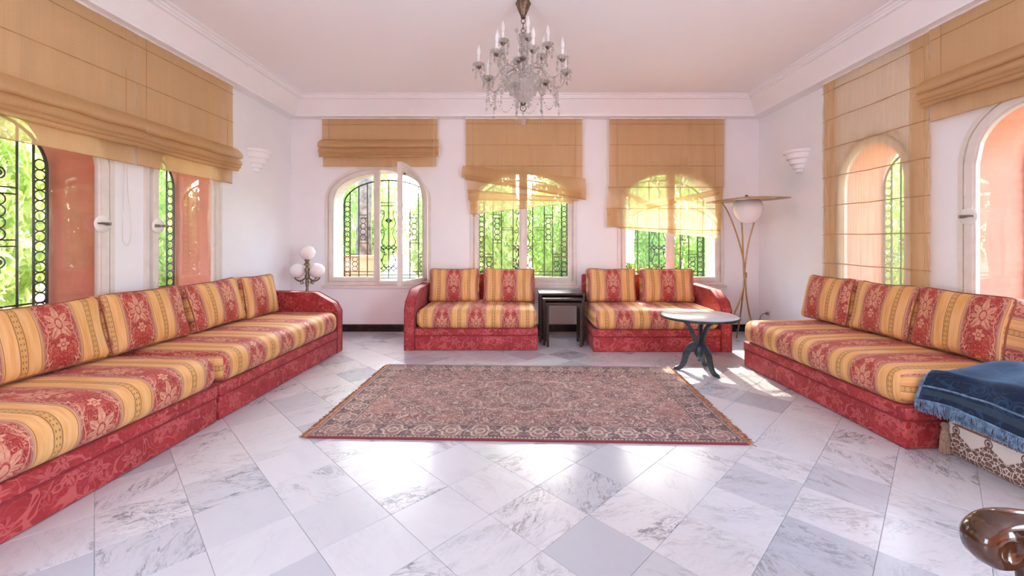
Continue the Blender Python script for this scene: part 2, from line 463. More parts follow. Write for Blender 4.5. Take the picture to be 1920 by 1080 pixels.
class B:
    def __init__(s): s.bm = bmesh.new()
    def box(s, x0, x1, y0, y1, z0, z1):
        v = [s.bm.verts.new((x, y, z)) for z in (z0, z1) for x, y in ((x0, y0), (x1, y0), (x1, y1), (x0, y1))]
        for f in ((3, 2, 1, 0), (4, 5, 6, 7), (0, 1, 5, 4), (1, 2, 6, 5), (2, 3, 7, 6), (3, 0, 4, 7)):
            s.bm.faces.new([v[i] for i in f])
        return s
    def prism(s, poly, t0, t1, axis='y'):
        """poly of (a,b) extruded along an axis: y -> (a,t,b); x -> (t,a,b); z -> (a,b,t)"""
        def mk(a, b, t): return {'y': (a, t, b), 'x': (t, a, b), 'z': (a, b, t)}[axis]
        lo = [s.bm.verts.new(mk(a, b, t0)) for a, b in poly]
        hi = [s.bm.verts.new(mk(a, b, t1)) for a, b in poly]
        n = len(poly)
        s.bm.faces.new(lo[::-1]); s.bm.faces.new(hi)
        for i in range(n): s.bm.faces.new((lo[i], lo[(i + 1) % n], hi[(i + 1) % n], hi[i]))
        return s
    def ring(s, outer, inner, t0, t1):
        """frame between two (x,z) outlines of equal length, from depth t0 to t1"""
        def mk(p, t): return [s.bm.verts.new((a, t, b)) for a, b in p]
        o0, i0, o1, i1 = mk(outer, t0), mk(inner, t0), mk(outer, t1), mk(inner, t1)
        n = len(outer)
        for i in range(n):
            j = (i + 1) % n
            s.bm.faces.new((o0[i], o0[j], i0[j], i0[i])); s.bm.faces.new((o1[j], o1[i], i1[i], i1[j]))
            s.bm.faces.new((o0[j], o0[i], o1[i], o1[j])); s.bm.faces.new((i0[i], i0[j], i1[j], i1[i]))
        return s
    def tube(s, pts, r, seg=8, closed=False):
        pts = [Vector(p) for p in pts]; n = len(pts)
        rad = r if isinstance(r, (list, tuple)) else [r] * n
        rings = []; prev = None
        for i, p in enumerate(pts):
            if closed: t = pts[(i + 1) % n] - pts[i - 1]
            else: t = pts[min(i + 1, n - 1)] - pts[max(i - 1, 0)]
            if t.length < 1e-9: t = Vector((0, 0, 1))
            t.normalize()
            if prev is None:
                a = Vector((0, 0, 1)) if abs(t.z) < 0.9 else Vector((1, 0, 0))
                nx = t.cross(a).normalized()
            else:
                nx = prev - t * prev.dot(t)
                nx = nx.normalized() if nx.length > 1e-6 else t.orthogonal().normalized()
            prev = nx; ny = t.cross(nx)
            rings.append([s.bm.verts.new(p + (nx * math.cos(2 * pi * k / seg) + ny * math.sin(2 * pi * k / seg)) * rad[i]) for k in range(seg)])
        m = n if closed else n - 1
        for i in range(m):
            a, b = rings[i], rings[(i + 1) % n]
            for k in range(seg): s.bm.faces.new((a[k], a[(k + 1) % seg], b[(k + 1) % seg], b[k]))
        if not closed:
            s.bm.faces.new(rings[0][::-1]); s.bm.faces.new(rings[-1])
        return s
    def lathe(s, prof, seg=24, c=(0, 0, 0), a0=0.0, a1=2 * pi, flute=0.0, nf=0):
        full = abs(a1 - a0 - 2 * pi) < 1e-6
        na = seg if full else seg + 1
        rows = []
        for r, z in prof:
            if r < 1e-6: rows.append([s.bm.verts.new((c[0], c[1], c[2] + z))])
            else:
                row = []
                for k in range(na):
                    th = a0 + (a1 - a0) * k / seg
                    q = r * (1 + flute * math.cos(nf * th))
                    row.append(s.bm.verts.new((c[0] + q * math.cos(th), c[1] + q * math.sin(th), c[2] + z)))
                rows.append(row)
        for a, b in zip(rows, rows[1:]):
            if len(a) == 1 and len(b) == 1: continue
            rng = range(seg) if full else range(seg)
            for k in rng:
                k2 = (k + 1) % na
                if len(a) == 1: s.bm.faces.new((a[0], b[k2], b[k]))
                elif len(b) == 1: s.bm.faces.new((a[k], a[k2], b[0]))
                else: s.bm.faces.new((a[k], a[k2], b[k2], b[k]))
        return s
    def ball(s, c, r, seg=10, sq=1.0):
        prof = [(r * math.sin(pi * i / (seg // 2 + 1)), -r * sq * math.cos(pi * i / (seg // 2 + 1))) for i in range(seg // 2 + 2)]
        prof[0] = (0, -r * sq); prof[-1] = (0, r * sq)
        return s.lathe(prof, seg, c)
    def grid(s, fn, nu, nv, uvfn=None):
        vs = [[s.bm.verts.new(fn(i / nu, j / nv)) for j in range(nv + 1)] for i in range(nu + 1)]
        uvl = s.bm.loops.layers.uv.verify() if uvfn else None
        for i in range(nu):
            for j in range(nv):
                f = s.bm.faces.new((vs[i][j], vs[i + 1][j], vs[i + 1][j + 1], vs[i][j + 1]))
                if uvfn:
                    for lp, (a, b) in zip(f.loops, ((i, j), (i + 1, j), (i + 1, j + 1), (i, j + 1))):
                        lp[uvl].uv = uvfn(a / nu, b / nv)
        return s
    def me(s, name, smooth=False, bevel=0.0, bseg=2, solid=0.0, fix=True):
        if bevel:
            es = [e for e in s.bm.edges if len(e.link_faces) == 2 and e.calc_face_angle(0) > 0.5]
            bmesh.ops.bevel(s.bm, geom=es, offset=bevel, segments=bseg, affect='EDGES', profile=0.5)
        if solid: bmesh.ops.solidify(s.bm, geom=s.bm.faces[:], thickness=solid)
        if fix: bmesh.ops.recalc_face_normals(s.bm, faces=s.bm.faces[:])
        m = bpy.data.meshes.new(name); s.bm.to_mesh(m); s.bm.free()
        if smooth:
            m.polygons.foreach_set('use_smooth', [True] * len(m.polygons))
            try: m.set_sharp_from_angle(angle=R(50))
            except Exception: pass
        return m
    def build(s, name, mat, parent=None, loc=(0, 0, 0), rot=(0, 0, 0), **kw):
        return ob(name, s.me(name, **kw), mat, parent, loc, rot)

def spline(pts, n=8):
    """Catmull-Rom through points"""
    pts = [Vector(p) for p in pts]; out = []
    for i in range(len(pts) - 1):
        p0, p1, p2, p3 = pts[max(i - 1, 0)], pts[i], pts[i + 1], pts[min(i + 2, len(pts) - 1)]
        for k in range(n):
            t = k / n
            out.append(0.5 * ((2 * p1) + (p2 - p0) * t + (2 * p0 - 5 * p1 + 4 * p2 - p3) * t * t + (3 * p1 - p0 - 3 * p2 + p3) * t ** 3))
    out.append(pts[-1]); return out

def puff(w, d, h, r, crown=(0, 0, 0), pinch=0.0, wrinkle=0.0, seed=0, phase=0.0, end_u=0.0963, n=8, uv='fold'):
    """soft rounded box centred on the origin; returns (mesh, mapping). crown = bulge along x,y,z"""
    a = (w / 2, d / 2, h / 2)
    def params(half):
        k = max(0.0, 1 - r / half)
        c = [k + (1 - k) * t for t in (0.0, 0.33, 0.66, 1.0)]
        m = [-k + 2 * k * i / n for i in range(n + 1)]
        return [-x for x in c[::-1]][:-1] + m + c[1:]
    ps = [params(x) for x in a]
    def f(p):
        q = [p[i] * a[i] for i in range(3)]
        inn = [max(-(a[i] - r), min(a[i] - r, q[i])) for i in range(3)]
        dv = Vector([q[i] - inn[i] for i in range(3)])
        pos = Vector(inn) + (dv.normalized() * r if dv.length > 1e-9 else dv)
        s = [pos[i] / a[i] for i in range(3)]
        for i in range(3):
            j, k = (i + 1) % 3, (i + 2) % 3
            pos[i] += crown[i] * s[i] * (1 - s[j] ** 2) * (1 - s[k] ** 2)
        if pinch:                                  # the edges sag between the corners
            pos[0] -= pinch * s[0] * (1 - s[2] ** 2) * abs(s[0])
            pos[2] -= pinch * s[2] * (1 - s[0] ** 2) * abs(s[2])
        if wrinkle:
            nv = mnoise.noise(Vector((pos.x * 5 + seed * 3.1, pos.y * 5, pos.z * 5)))
            pos += Vector((0, -1, 0.6)) * nv * wrinkle
        return pos
    b = B(); bm = b.bm; vs = {}
    N = [len(x) for x in ps]
    def V(i, j, k):
        if (i, j, k) not in vs: vs[i, j, k] = bm.verts.new(f((ps[0][i], ps[1][j], ps[2][k])))
        return vs[i, j, k]
    uvl = bm.loops.layers.uv.verify()
    def quad(c4, ax):
        face = bm.faces.new([V(*c) for c in c4])
        for lp, c in zip(face.loops, c4):
            x, y, z = ps[0][c[0]] * a[0], ps[1][c[1]] * a[1], ps[2][c[2]] * a[2]
            if ax == 0: lp[uvl].uv = (end_u + z, y)
            else: lp[uvl].uv = (x + phase, y + z)
    for i in range(N[0] - 1):
        for j in range(N[1] - 1):
            quad(((i, j, 0), (i, j + 1, 0), (i + 1, j + 1, 0), (i + 1, j, 0)), 2)
            k = N[2] - 1; quad(((i, j, k), (i + 1, j, k), (i + 1, j + 1, k), (i, j + 1, k)), 2)
    for i in range(N[0] - 1):
        for k in range(N[2] - 1):
            quad(((i, 0, k), (i + 1, 0, k), (i + 1, 0, k + 1), (i, 0, k + 1)), 1)
            j = N[1] - 1; quad(((i, j, k), (i, j, k + 1), (i + 1, j, k + 1), (i + 1, j, k)), 1)
    for j in range(N[1] - 1):
        for k in range(N[2] - 1):
            quad(((0, j, k), (0, j, k + 1), (0, j + 1, k + 1), (0, j + 1, k)), 0)
            i = N[0] - 1; quad(((i, j, k), (i, j + 1, k), (i, j + 1, k + 1), (i, j, k + 1)), 0)
    return b.me('soft_box', smooth=True), f

def face_loop(f, y, m=10):
    """outline of the face at depth parameter y (front -1 / back 1), for piping"""
    pts = []
    for (x0, z0), (x1, z1) in (((-1, -1), (1, -1)), ((1, -1), (1, 1)), ((1, 1), (-1, 1)), ((-1, 1), (-1, -1))):
        for i in range(m):
            t = i / m; pts.append(f((lerp(x0, x1, t), y, lerp(z0, z1, t))))
    return pts
def top_loop(f, z, m=14):
    pts = []
    for (x0, y0), (x1, y1) in (((-1, -1), (1, -1)), ((1, -1), (1, 1)), ((1, 1), (-1, 1)), ((-1, 1), (-1, -1))):
        for i in range(m):
            t = i / m; pts.append(f((lerp(x0, x1, t), lerp(y0, y1, t), z)))
    return pts

# ------------------------------------------------------------------ the room shell
def arch(hw, z0, zs, rise, n=22, cx=0.0):
    """outline (x,z): up the right side, over the elliptical head, down the left side"""
    p = [(cx - hw, z0), (cx + hw, z0)]
    p += [(cx + hw * math.cos(pi * i / n), zs + rise * math.sin(pi * i / n)) for i in range(n + 1)]
    return p
WZ0, WZS, WRISE = 0.67, 1.80, 0.43
BACK_W = [(-1.915, 0.69), (0.066, 0.69), (2.075, 0.69)]
SIDE_HW = 0.425
LEFT_W = [2.795, 3.975]                             # depth of the centres
RIGHT_W = [3.925, 2.70]

def wall(name, x0, x1, z0, z1, holes, loc, rz, label, reveal='coral_plaster'):
    """slab from local y=0 (room side) to y=TH, pierced by outlines"""
    b = B(); bm = b.bm
    def face(pts): bm.faces.new([bm.verts.new((x, 0, z)) for x, z in pts])
    lines = sorted({round(z, 5) for h in holes for z in (h[0][1], h[2][1])} | {z0, z1})
    def column(xa, xb, za, zc):
        zz = [z for z in lines if za - 1e-6 <= z <= zc + 1e-6]
        for p, q in zip(zz, zz[1:]): face([(xa, p), (xb, p), (xb, q), (xa, q)])
    cur = x0
    for h in sorted(holes, key=lambda q: q[0][0]):
        zb, zs = h[0][1], h[2][1]; xa, xb = h[0][0], h[1][0]
        column(cur, xa, z0, z1)
        head = h[2:] if len(h) > 4 else [(xb, zs), (xa, zs)]
        xs = [p[0] for p in head[::-1]]
        for q0, q1 in zip(xs, xs[1:]): column(q0, q1, z0, zb)
        for p, q in zip(head, head[1:]):
            if len(h) > 4: face([q, p, (p[0], z1), (q[0], z1)])
            else: column(q[0], p[0], zs, z1)
        cur = xb
    column(cur, x1, z0, z1)
    bmesh.ops.remove_doubles(bm, verts=bm.verts[:], dist=1e-5)
    ret = bmesh.ops.extrude_face_region(bm, geom=bm.faces[:])
    bmesh.ops.translate(bm, verts=[g for g in ret['geom'] if isinstance(g, bmesh.types.BMVert)], vec=(0, TH, 0))
    bmesh.ops.recalc_face_normals(bm, faces=bm.faces[:])
    for f in bm.faces:
        c = f.calc_center_median(); inside = x0 + 1e-4 < c.x < x1 - 1e-4 and z0 + 1e-4 < c.z < z1 - 1e-4
        f.material_index = 1 if (c.y > TH - 1e-4 or (abs(f.normal.y) < 0.5 and inside)) else 0
    m = b.me(name, fix=False); m.materials.append(M['plaster']); m.materials.append(M[reveal])
    o = ob(name, m, None, None, loc, (0, 0, rz))
    return tag(o, label, 'wall', kind='structure')

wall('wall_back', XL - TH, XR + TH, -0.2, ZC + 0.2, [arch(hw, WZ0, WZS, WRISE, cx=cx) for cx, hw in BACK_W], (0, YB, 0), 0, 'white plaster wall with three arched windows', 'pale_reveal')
wall('wall_left', YR - TH, YB, -0.2, ZC + 0.2, [arch(SIDE_HW, WZ0, WZS, WRISE, cx=c) for c in LEFT_W] + [[(-2.2, 0.02), (-0.5, 0.02), (-0.5, 2.75), (-2.2, 2.75)]], (XL, 0, 0), R(90), 'white plaster wall behind the longest row of sofas')  # last hole is an added opening for the left fill light
wall('wall_right', -YB, -YR + TH, -0.2, ZC + 0.2, [arch(SIDE_HW, WZ0, WZS, WRISE, cx=-c) for c in RIGHT_W] + [[(0.5, 0.02), (2.2, 0.02), (2.2, 2.75), (0.5, 2.75)]], (XR, 0, 0), R(-90), 'white plaster wall behind the sofa with the blue throw')  # last hole is an added opening for the right fill light
wall('wall_rear', XL - TH, XR + TH, -0.2, ZC + 0.2, [], (0, YR - TH, 0), 0, 'plain white plaster wall facing the arched windows')

b = B(); b.box(XL - TH, XR + TH, YR - TH, YB + TH, ZC, ZC + 0.25)
tag(b.build('ceiling', M['ceiling_paint']), 'plain white ceiling', 'ceiling', kind='structure')

# floor: bed of grout and marble tiles laid on the diagonal
b = B(); b.box(XL, XR, YR, YB, -0.12, -0.0035)
floor = tag(b.build('floor', M['grout']), 'white veined marble tile floor laid on the diagonal', 'floor', kind='structure')
def clip_poly(poly):
    def cut(p, f):
        out = []
        for i in range(len(p)):
            a, c = p[i], p[(i + 1) % len(p)]; fa, fc = f(a), f(c)
            if fa >= 0: out.append(a)
            if (fa >= 0) != (fc >= 0):
                t = fa / (fa - fc); out.append((a[0] + (c[0] - a[0]) * t, a[1] + (c[1] - a[1]) * t))
        return out
    for f in (lambda q: q[0] - XL - .001, lambda q: XR - .001 - q[0], lambda q: q[1] - YR, lambda q: YB - .001 - q[1]):
        poly = cut(poly, f)
        if len(poly) < 3: return []
    return poly
def tile_prism(b, poly, ox=0.0, oy=0.0):
    cxp = sum(p[0] for p in poly) / len(poly); cyp = sum(p[1] for p in poly) / len(poly)
    lo = [b.bm.verts.new((p[0] - ox, p[1] - oy, -0.010)) for p in poly]
    mi = [b.bm.verts.new((p[0] - ox, p[1] - oy, -0.0012)) for p in poly]
    def ins(p):
        dx, dy = cxp - p[0], cyp - p[1]; L = max(1e-6, math.hypot(dx, dy)); k = min(0.0016, L * 0.3) / L
        return (p[0] + dx * k - ox, p[1] + dy * k - oy, 0.0)
    hi = [b.bm.verts.new(ins(p)) for p in poly]
    n = len(poly)
    for A, Bv in ((lo, mi), (mi, hi)):
        for i in range(n): b.bm.faces.new((A[i], A[(i + 1) % n], Bv[(i + 1) % n], Bv[i]))
    b.bm.faces.new(hi)
T = 0.45
def corner(a, c): return ((a + c) / 2, (a - c) / 2)      # a = x+y, c = x-y
tiles = []
g = 0.0011
for i in range(-14, 26):
    for j in range(-24, 16):
        a0, a1, c0, c1 = i * T + g, (i + 1) * T - g, -0.71 + j * T + g, -0.71 + (j + 1) * T - g
        full = [corner(a0, c0), corner(a1, c0), corner(a1, c1), corner(a0, c1)]
        p = clip_poly(full)
        if len(p) < 3: continue
        area = abs(sum(p[k][0] * p[(k + 1) % len(p)][1] - p[(k + 1) % len(p)][0] * p[k][1] for k in range(len(p)))) / 2
        if area < 1e-4: continue
        x = sum(q[0] for q in p) / len(p); y = sum(q[1] for q in p) / len(p)
        hid = (-1.2 < x < 1.4 and 2.8 < y < 4.0) or x < -2.35 or (x > 2.55 and y < 4.3)
        vis = 0.0
        if y > 0.6 and not hid:
            sx, sy = CX + x / y * F, CY + H / y * F
            if -90 < sx < 2010 and sy < 1190: vis = area / y ** 3
        tiles.append((vis, p, x, y, area > 0.0999 * 1.0 and len(p) == 4))
tiles.sort(key=lambda t: -t[0])
full_me = None; rest = B()
for idx, (vis, p, x, y, whole) in enumerate(tiles):
    if idx < 290 and vis > 0:
        if whole and full_me is not None: me_ = full_me
        else:
            bb = B(); tile_prism(bb, p, x, y); me_ = bb.me('marble_tile'); me_.materials.append(M['marble'])
            if whole: full_me = me_
        ob('tile', me_, None, floor, (x, y, 0))
    else: tile_prism(rest, p)
o = rest.build('tile_field', M['marble'], floor); o['kind'] = 'stuff'

# cornice: sloping cove with small fillets, mitred round the room
prof = [(0.0, 2.90), (0.15, 2.90), (0.15, 2.918), (0.138, 2.924), (0.255, 3.095), (0.285, 3.098), (0.285, 3.115), (0.30, 3.118), (0.305, 3.135), (0.335, 3.138), (0.335, ZC + .01), (0.0, ZC + .01)]
def cornice(name, p0, p1, inw, label):
    b = B(); p0 = Vector(p0); p1 = Vector(p1); inw = Vector(inw); al = (p1 - p0).normalized()
    A = [b.bm.verts.new((p0 + inw * d + al * d).to_tuple()[:2] + (z,)) for d, z in prof]
    C = [b.bm.verts.new((p1 + inw * d - al * d).to_tuple()[:2] + (z,)) for d, z in prof]
    n = len(prof)
    for i in range(n): b.bm.faces.new((A[i], A[(i + 1) % n], C[(i + 1) % n], C[i]))
    b.bm.faces.new(A[::-1]); b.bm.faces.new(C)
    tag(b.build(name, M['cornice_paint']), label, 'cornice', kind='structure')
cornice('trim_1', (XL, YB, 0), (XR, YB, 0), (0, -1, 0), 'white cornice above the three arched back windows')
cornice('trim_2', (XL, YR, 0), (XL, YB, 0), (1, 0, 0), 'white cornice above the pair of raised blinds')
cornice('trim_3', (XR, YR, 0), (XR, YB, 0), (-1, 0, 0), 'white cornice above the long lowered blind')
# black marble skirting
for nm, bx, lab in (('baseboard_back', (XL, XR, YB - 0.018, YB, 0, 0.098), 'black marble skirting below the arched windows'),
                    ('baseboard_left', (XL, XL + 0.018, YR, YB - 0.018, 0, 0.098), 'black marble skirting behind the longest row of sofas'),
                    ('baseboard_right', (XR - 0.018, XR, YR, YB - 0.018, 0, 0.098), 'black marble skirting behind the sofa with the blue throw')):
    b = B(); b.box(*bx); tag(b.build(nm, M['black_marble'], bevel=0.003), lab, 'baseboard', kind='structure')

# ------------------------------------------------------------------ windows
def inset(poly, d):
    """inset a convex counter-clockwise outline"""
    n = len(poly); out = []
    for i in range(n):
        p0, p1, p2 = Vector(poly[i - 1]), Vector(poly[i]), Vector(poly[(i + 1) % n])
        e1 = (p1 - p0); e2 = (p2 - p1)
        if e1.length < 1e-7: e1 = e2
        if e2.length < 1e-7: e2 = e1
        e1 = e1.normalized(); e2 = e2.normalized()
        n1 = Vector((-e1.y, e1.x)); n2 = Vector((-e2.y, e2.x))
        k = max(0.3, 1 + n1.dot(n2))
        q = p1 + (n1 + n2) * (d / k)
        out.append((q.x, q.y))
    return out
def half_arch(x0, x1, z0, hw, zs, rise, n=14):
    """outline of one casement between x0 and x1 under an elliptical head of half width hw (centre 0)"""
    p = [(x0, z0), (x1, z0)]
    xs = [x1 + (x0 - x1) * i / n for i in range(n + 1)]
    for x in xs:
        k = max(0.0, 1 - (x / hw) ** 2)
        p.append((x, zs + rise * math.sqrt(k)))
    return p
def latch(parent, x, z, side):
    """round enamel plate with a lever"""
    b = B(); b.lathe([(0, 0), (0.058, 0), (0.064, -0.005), (0.058, -0.011), (0.03, -0.016), (0.0, -0.017)], 28)
    me_ = b.me('plate', smooth=True)
    p = ob('latch_plate', me_, M['enamel'], parent, (x, -0.040, z), (R(-90), 0, 0))
    b = B(); b.tube([(0, 0, 0), (0, -0.035, 0)], 0.009, 8); b.tube([(-0.01 * side, -0.034, 0), (0.05 * side, -0.038, 0.002), (0.075 * side, -0.03, 0)], [0.010, 0.008, 0.005], 8)
    b.box(-0.045 * side if side > 0 else 0.012, -0.012 if side > 0 else 0.045, -0.02, 0.0, -0.012, 0.012)
    b.build('latch_handle', M['steel'], parent, (x, -0.050, z), smooth=True)
def casement(parent, outl, y0, y1, bar=0.042, hand=None):
    inn = inset(outl, bar); inn2 = inset(outl, bar + 0.012)
    b = B(); b.ring(outl, inn, y0, y1); b.ring(inset(outl, bar - 0.004), inn2, y0 + 0.014, y1 - 0.008)
    s = b.build('sash', M['frame_paint'], parent)
    b = B(); b.prism(inset(outl, bar + 0.004), (y0 + y1) / 2 - 0.002, (y0 + y1) / 2 + 0.002)
    b.build('pane', M['glass'], s)
    return s
def window(n, hw, loc, rz, label, open_right=False, latches=()):
    w = empty('window_%d' % n, loc, rz, label=label, cat='window', kind='structure')
    out = arch(hw + 0.005, WZ0 - 0.005, WZS, WRISE + 0.005); tr_o = arch(hw + 0.030, WZ0 - 0.030, WZS, WRISE + 0.030)
    b = B(); b.ring(tr_o, arch(hw - 0.006, WZ0 + 0.006, WZS, WRISE - 0.006), -0.022, 0.004)
    b.build('architrave', M['frame_paint'], w)
    b = B(); b.ring(out, inset(out, 0.030), -0.006, 0.06); b.build('frame', M['frame_paint'], w)
    z0 = WZ0 + 0.022; ihw = hw - 0.027; ris = WRISE - 0.027
    if hw > 0.6:
        casement(w, half_arch(-ihw, -0.003, z0, ihw, WZS, ris), -0.030, 0.022)
        right = half_arch(0.003, ihw, z0, ihw, WZS, ris)
        if open_right:
            hinge = bpy.data.objects.new('open_casement', None); link(hinge, w)
            hinge.location = (ihw, -0.02, 0); hinge.rotation_euler = (0, 0, R(74))
            outl = [(x - ihw, z) for x, z in right]
            inn = inset(outl, 0.042)
            b = B(); b.ring(outl, inn, -0.010, 0.042); b.ring(inset(outl, 0.038), inset(outl, 0.054), 0.002, 0.034)
            b.build('sash', M['frame_paint'], hinge)
            b = B(); b.prism(inset(outl, 0.046), 0.014, 0.018); b.build('pane', M['glass'], hinge)
            b = B(); b.lathe([(0, 0), (0.012, 0), (0.014, -0.02), (0.0, -0.026)], 10); b.build('knob', M['bronze'], hinge, (-0.60, -0.01, 2.06), (R(-90), 0, 0), smooth=True)
            b = B(); b.box(-0.03, 0.03, -0.045, 0.0, z0 - 0.02, WZS + ris - 0.01); b.build('meeting_post', M['frame_paint'], w, (0, 0, 0), bevel=0.004)
        else:
            casement(w, right, -0.030, 0.022)
            b = B(); b.box(-0.030, 0.030, -0.048, -0.028, z0, WZS + ris - 0.02); b.build('meeting_bead', M['frame_paint'], w, bevel=0.005)
    else:
        casement(w, half_arch(-ihw, ihw, z0, ihw, WZS, ris, 24), -0.034, 0.018, 0.055)
    for hx in ((-1, 1) if hw > 0.6 else (-1,)):
        for hz in (0.85, 1.62):
            b = B(); b.tube([(0, 0, -0.04), (0, 0, 0.04)], 0.008, 8); b.ball((0, 0, 0.046), 0.008, 8); b.ball((0, 0, -0.046), 0.008, 8)
            b.build('hinge', M['frame_paint'], w, (hx * (hw - 0.035), -0.036, hz), smooth=True)
    for x, z, sd in latches: latch(w, x, z, sd)
    b = B(); b.box(-hw - 0.07, hw + 0.07, -0.04, 0.05, WZ0 - 0.07, WZ0 - 0.04); b.build('sill', M['frame_paint'], w, bevel=0.006)
    return w
window(1, 0.69, (BACK_W[0][0], YB, 0), 0, 'arched casement window with one sash swung open beside the globe lamp', open_right=True)
window(2, 0.69, (BACK_W[1][0], YB, 0), 0, 'arched casement window half hidden by a crooked blind above the nest of tables')
window(3, 0.69, (BACK_W[2][0], YB, 0), 0, 'arched casement window beside the floor lamp, seen through a sheer blind')
window(4, SIDE_HW, (XL, LEFT_W[0], 0), R(90), 'narrow arched window with round white catch, farther from the globe lamp', latches=((0.335, 1.37, -1),))
window(5, SIDE_HW, (XL, LEFT_W[1], 0), R(90), 'narrow arched window nearer the globe lamp, behind the sofa cushions', latches=((-0.36, 1.37, 1),))
window(6, SIDE_HW, (XR, RIGHT_W[0], 0), R(-90), 'arched window behind the long lowered sheer blind')
window(7, SIDE_HW, (XR, RIGHT_W[1], 0), R(-90), 'arched window with coral reveal beside the blue throw', latches=((-0.36, 1.42, 1),))

# ------------------------------------------------------------------ wrought iron grilles outside the windows
def ring_me(r=0.038, t=0.0052, n=14):
    b = B(); b.tube([(r * math.cos(2 * pi * i / n), 0, r * math.sin(2 * pi * i / n)) for i in range(n)], t, 4, True); return b
def spiral(c, r0, turns, a0, sgn, n=20):
    return [(c[0] + (r0 * (1 - 0.75 * i / n)) * math.cos(a0 + sgn * 2 * pi * turns * i / n), 0, c[1] + (r0 * (1 - 0.75 * i / n)) * math.sin(a0 + sgn * 2 * pi * turns * i / n)) for i in range(n + 1)]
def arch_z(x, hw, zs, rise): return zs + rise * math.sqrt(max(0, 1 - (x / hw) ** 2))
def grille(hw, loc, rz, label, wide):
    g = empty('window_grille', loc, rz, label=label, cat='grille', group='black iron window grilles')
    zs, rise, zb = 1.78, 0.35, 0.685
    n = 24
    b = B(); b.tube([(-hw, 0, zb)] + [(hw * math.cos(pi - pi * i / n), 0, zs + rise * math.sin(pi * i / n)) for i in range(n + 1)] + [(hw, 0, zb)], 0.011, 6, True)
    b.build('frame', M['iron'], g, smooth=True)
    def bar(p, q, r=0.008):
        b = B(); b.tube([(p[0], 0, p[1]), (q[0], 0, q[1])], r, 6); b.build('bar', M['iron'], g, smooth=True)
    def rings(x, z0, z1, r=0.038):
        b = B(); k = max(1, int(round((z1 - z0) / (2 * r))))
        for i in range(k):
            zc = z0 + (i + 0.5) * (z1 - z0) / k; m = 14
            b.tube([(x + r * math.cos(2 * pi * j / m), 0, zc + (z1 - z0) / k / 2 * math.sin(2 * pi * j / m)) for j in range(m)], 0.0055, 4, True)
        b.build('ring_column', M['iron'], g, smooth=True)
    def scroll(pts):
        b = B(); b.tube(pts, 0.0058, 5); b.build('scroll', M['iron'], g, smooth=True)
    for s in (-1, 1):
        xo = s * (hw - 0.088)
        bar((xo, zb), (xo, arch_z(xo, hw, zs, rise)))
        rings(s * (hw - 0.045), zb + 0.02, arch_z(s * (hw - 0.045), hw, zs, rise) - 0.09)
        if wide:
            for xb in (0.44, 0.315, 0.145): bar((s * xb, zb), (s * xb, arch_z(xb, hw, zs, rise)))
            for zz in (1.62, 1.575, 1.25, 1.205): bar((s * 0.315, zz), (s * 0.44, zz), 0.006)
            rings(s * 0.3775, 1.25, 1.575, 0.042)
            for zz in (1.43, 1.40): bar((s * 0.145, zz), (s * 0.315, zz), 0.005)
            for zz in (1.04, 1.0): bar((s * 0.44, zz), (s * (hw - 0.088), zz), 0.006)
            rings(s * 0.498, 0.79, 1.0, 0.040)
            for k in range(3):
                scroll([(s * (0.145 - 0.14 * t + 0), 0, 0) for t in ()] or spiral((s * 0.095, 1.66 - k * 0.28), 0.036, 1.4, R(90) if k % 2 else R(-90), s * (1 if k % 2 else -1)))
                scroll(spline([(s * 0.06, 0, 1.64 - k * 0.28), (s * 0.075, 0, 1.57 - k * 0.28), (s * 0.10, 0, 1.50 - k * 0.28), (s * 0.07, 0, 1.43 - k * 0.28), (s * 0.03, 0, 1.40 - k * 0.28)], 4))
            for k in range(3):
                scroll(spiral((s * (0.05 + 0.07 * (k % 2)), 1.05 - k * 0.09), 0.028, 1.3, 0, s))
        else:
            xb = hw - 0.19
            bar((s * xb, zb), (s * xb, arch_z(xb, hw, zs, rise)))
            for zz in (1.62, 1.575, 1.25, 1.205): bar((s * 0.0, zz), (s * xb, zz), 0.006)
            rings(s * xb * 0.5, 1.25, 1.575, 0.042)
            for k in range(2): scroll(spiral((s * xb * 0.5, 1.72 - k * 0.62), 0.045, 1.5, R(-90), s))
    bar((0, zb), (0, zs + rise))
    for zz in (0.735, 0.785): bar((-hw, zz), (hw, zz), 0.007)
    if wide:
        for zz in (1.80, 1.755): bar((-0.145, zz), (0.145, zz), 0.006)
        for zc in (1.14, 0.83):
            b = B()
            for k in range(4):
                x0 = -0.145 + k * 0.0725
                for (p, q) in (((x0, zc - 0.036), (x0 + 0.0725, zc + 0.036)), ((x0, zc + 0.036), (x0 + 0.0725, zc - 0.036))):
                    b.tube([(p[0], 0, p[1]), (q[0], 0, q[1])], 0.0065, 5)
            b.build('lattice', M['iron'], g, smooth=True)
        for sx in (-1, 1):
            b = B(); b.prism([(sx * 0.012, 1.50), (sx * 0.055, 1.535), (sx * 0.012, 1.575)], -0.004, 0.004); b.build('iron_leaf', M['iron'], g)
    return g
for (cx, hw), lab in zip(BACK_W, ('black scrolled iron grille outside the window with the open sash', 'black scrolled iron grille outside the window above the nest of tables', 'black scrolled iron grille outside the window beside the floor lamp')):
    grille(0.655, (cx, YB + 0.46, 0), 0, lab, True)
for c, lab in zip(LEFT_W, ('narrow black iron grille outside the window farther from the globe lamp', 'narrow black iron grille outside the window nearer the globe lamp')):
    grille(0.41, (XL - 0.45, c, 0), R(90), lab, False)
for c, lab in zip(RIGHT_W, ('narrow black iron grille outside the window with the long lowered blind', 'narrow black iron grille outside the coral window beside the blue throw')):
    grille(0.41, (XR + 0.45, c, 0), R(-90), lab, False)

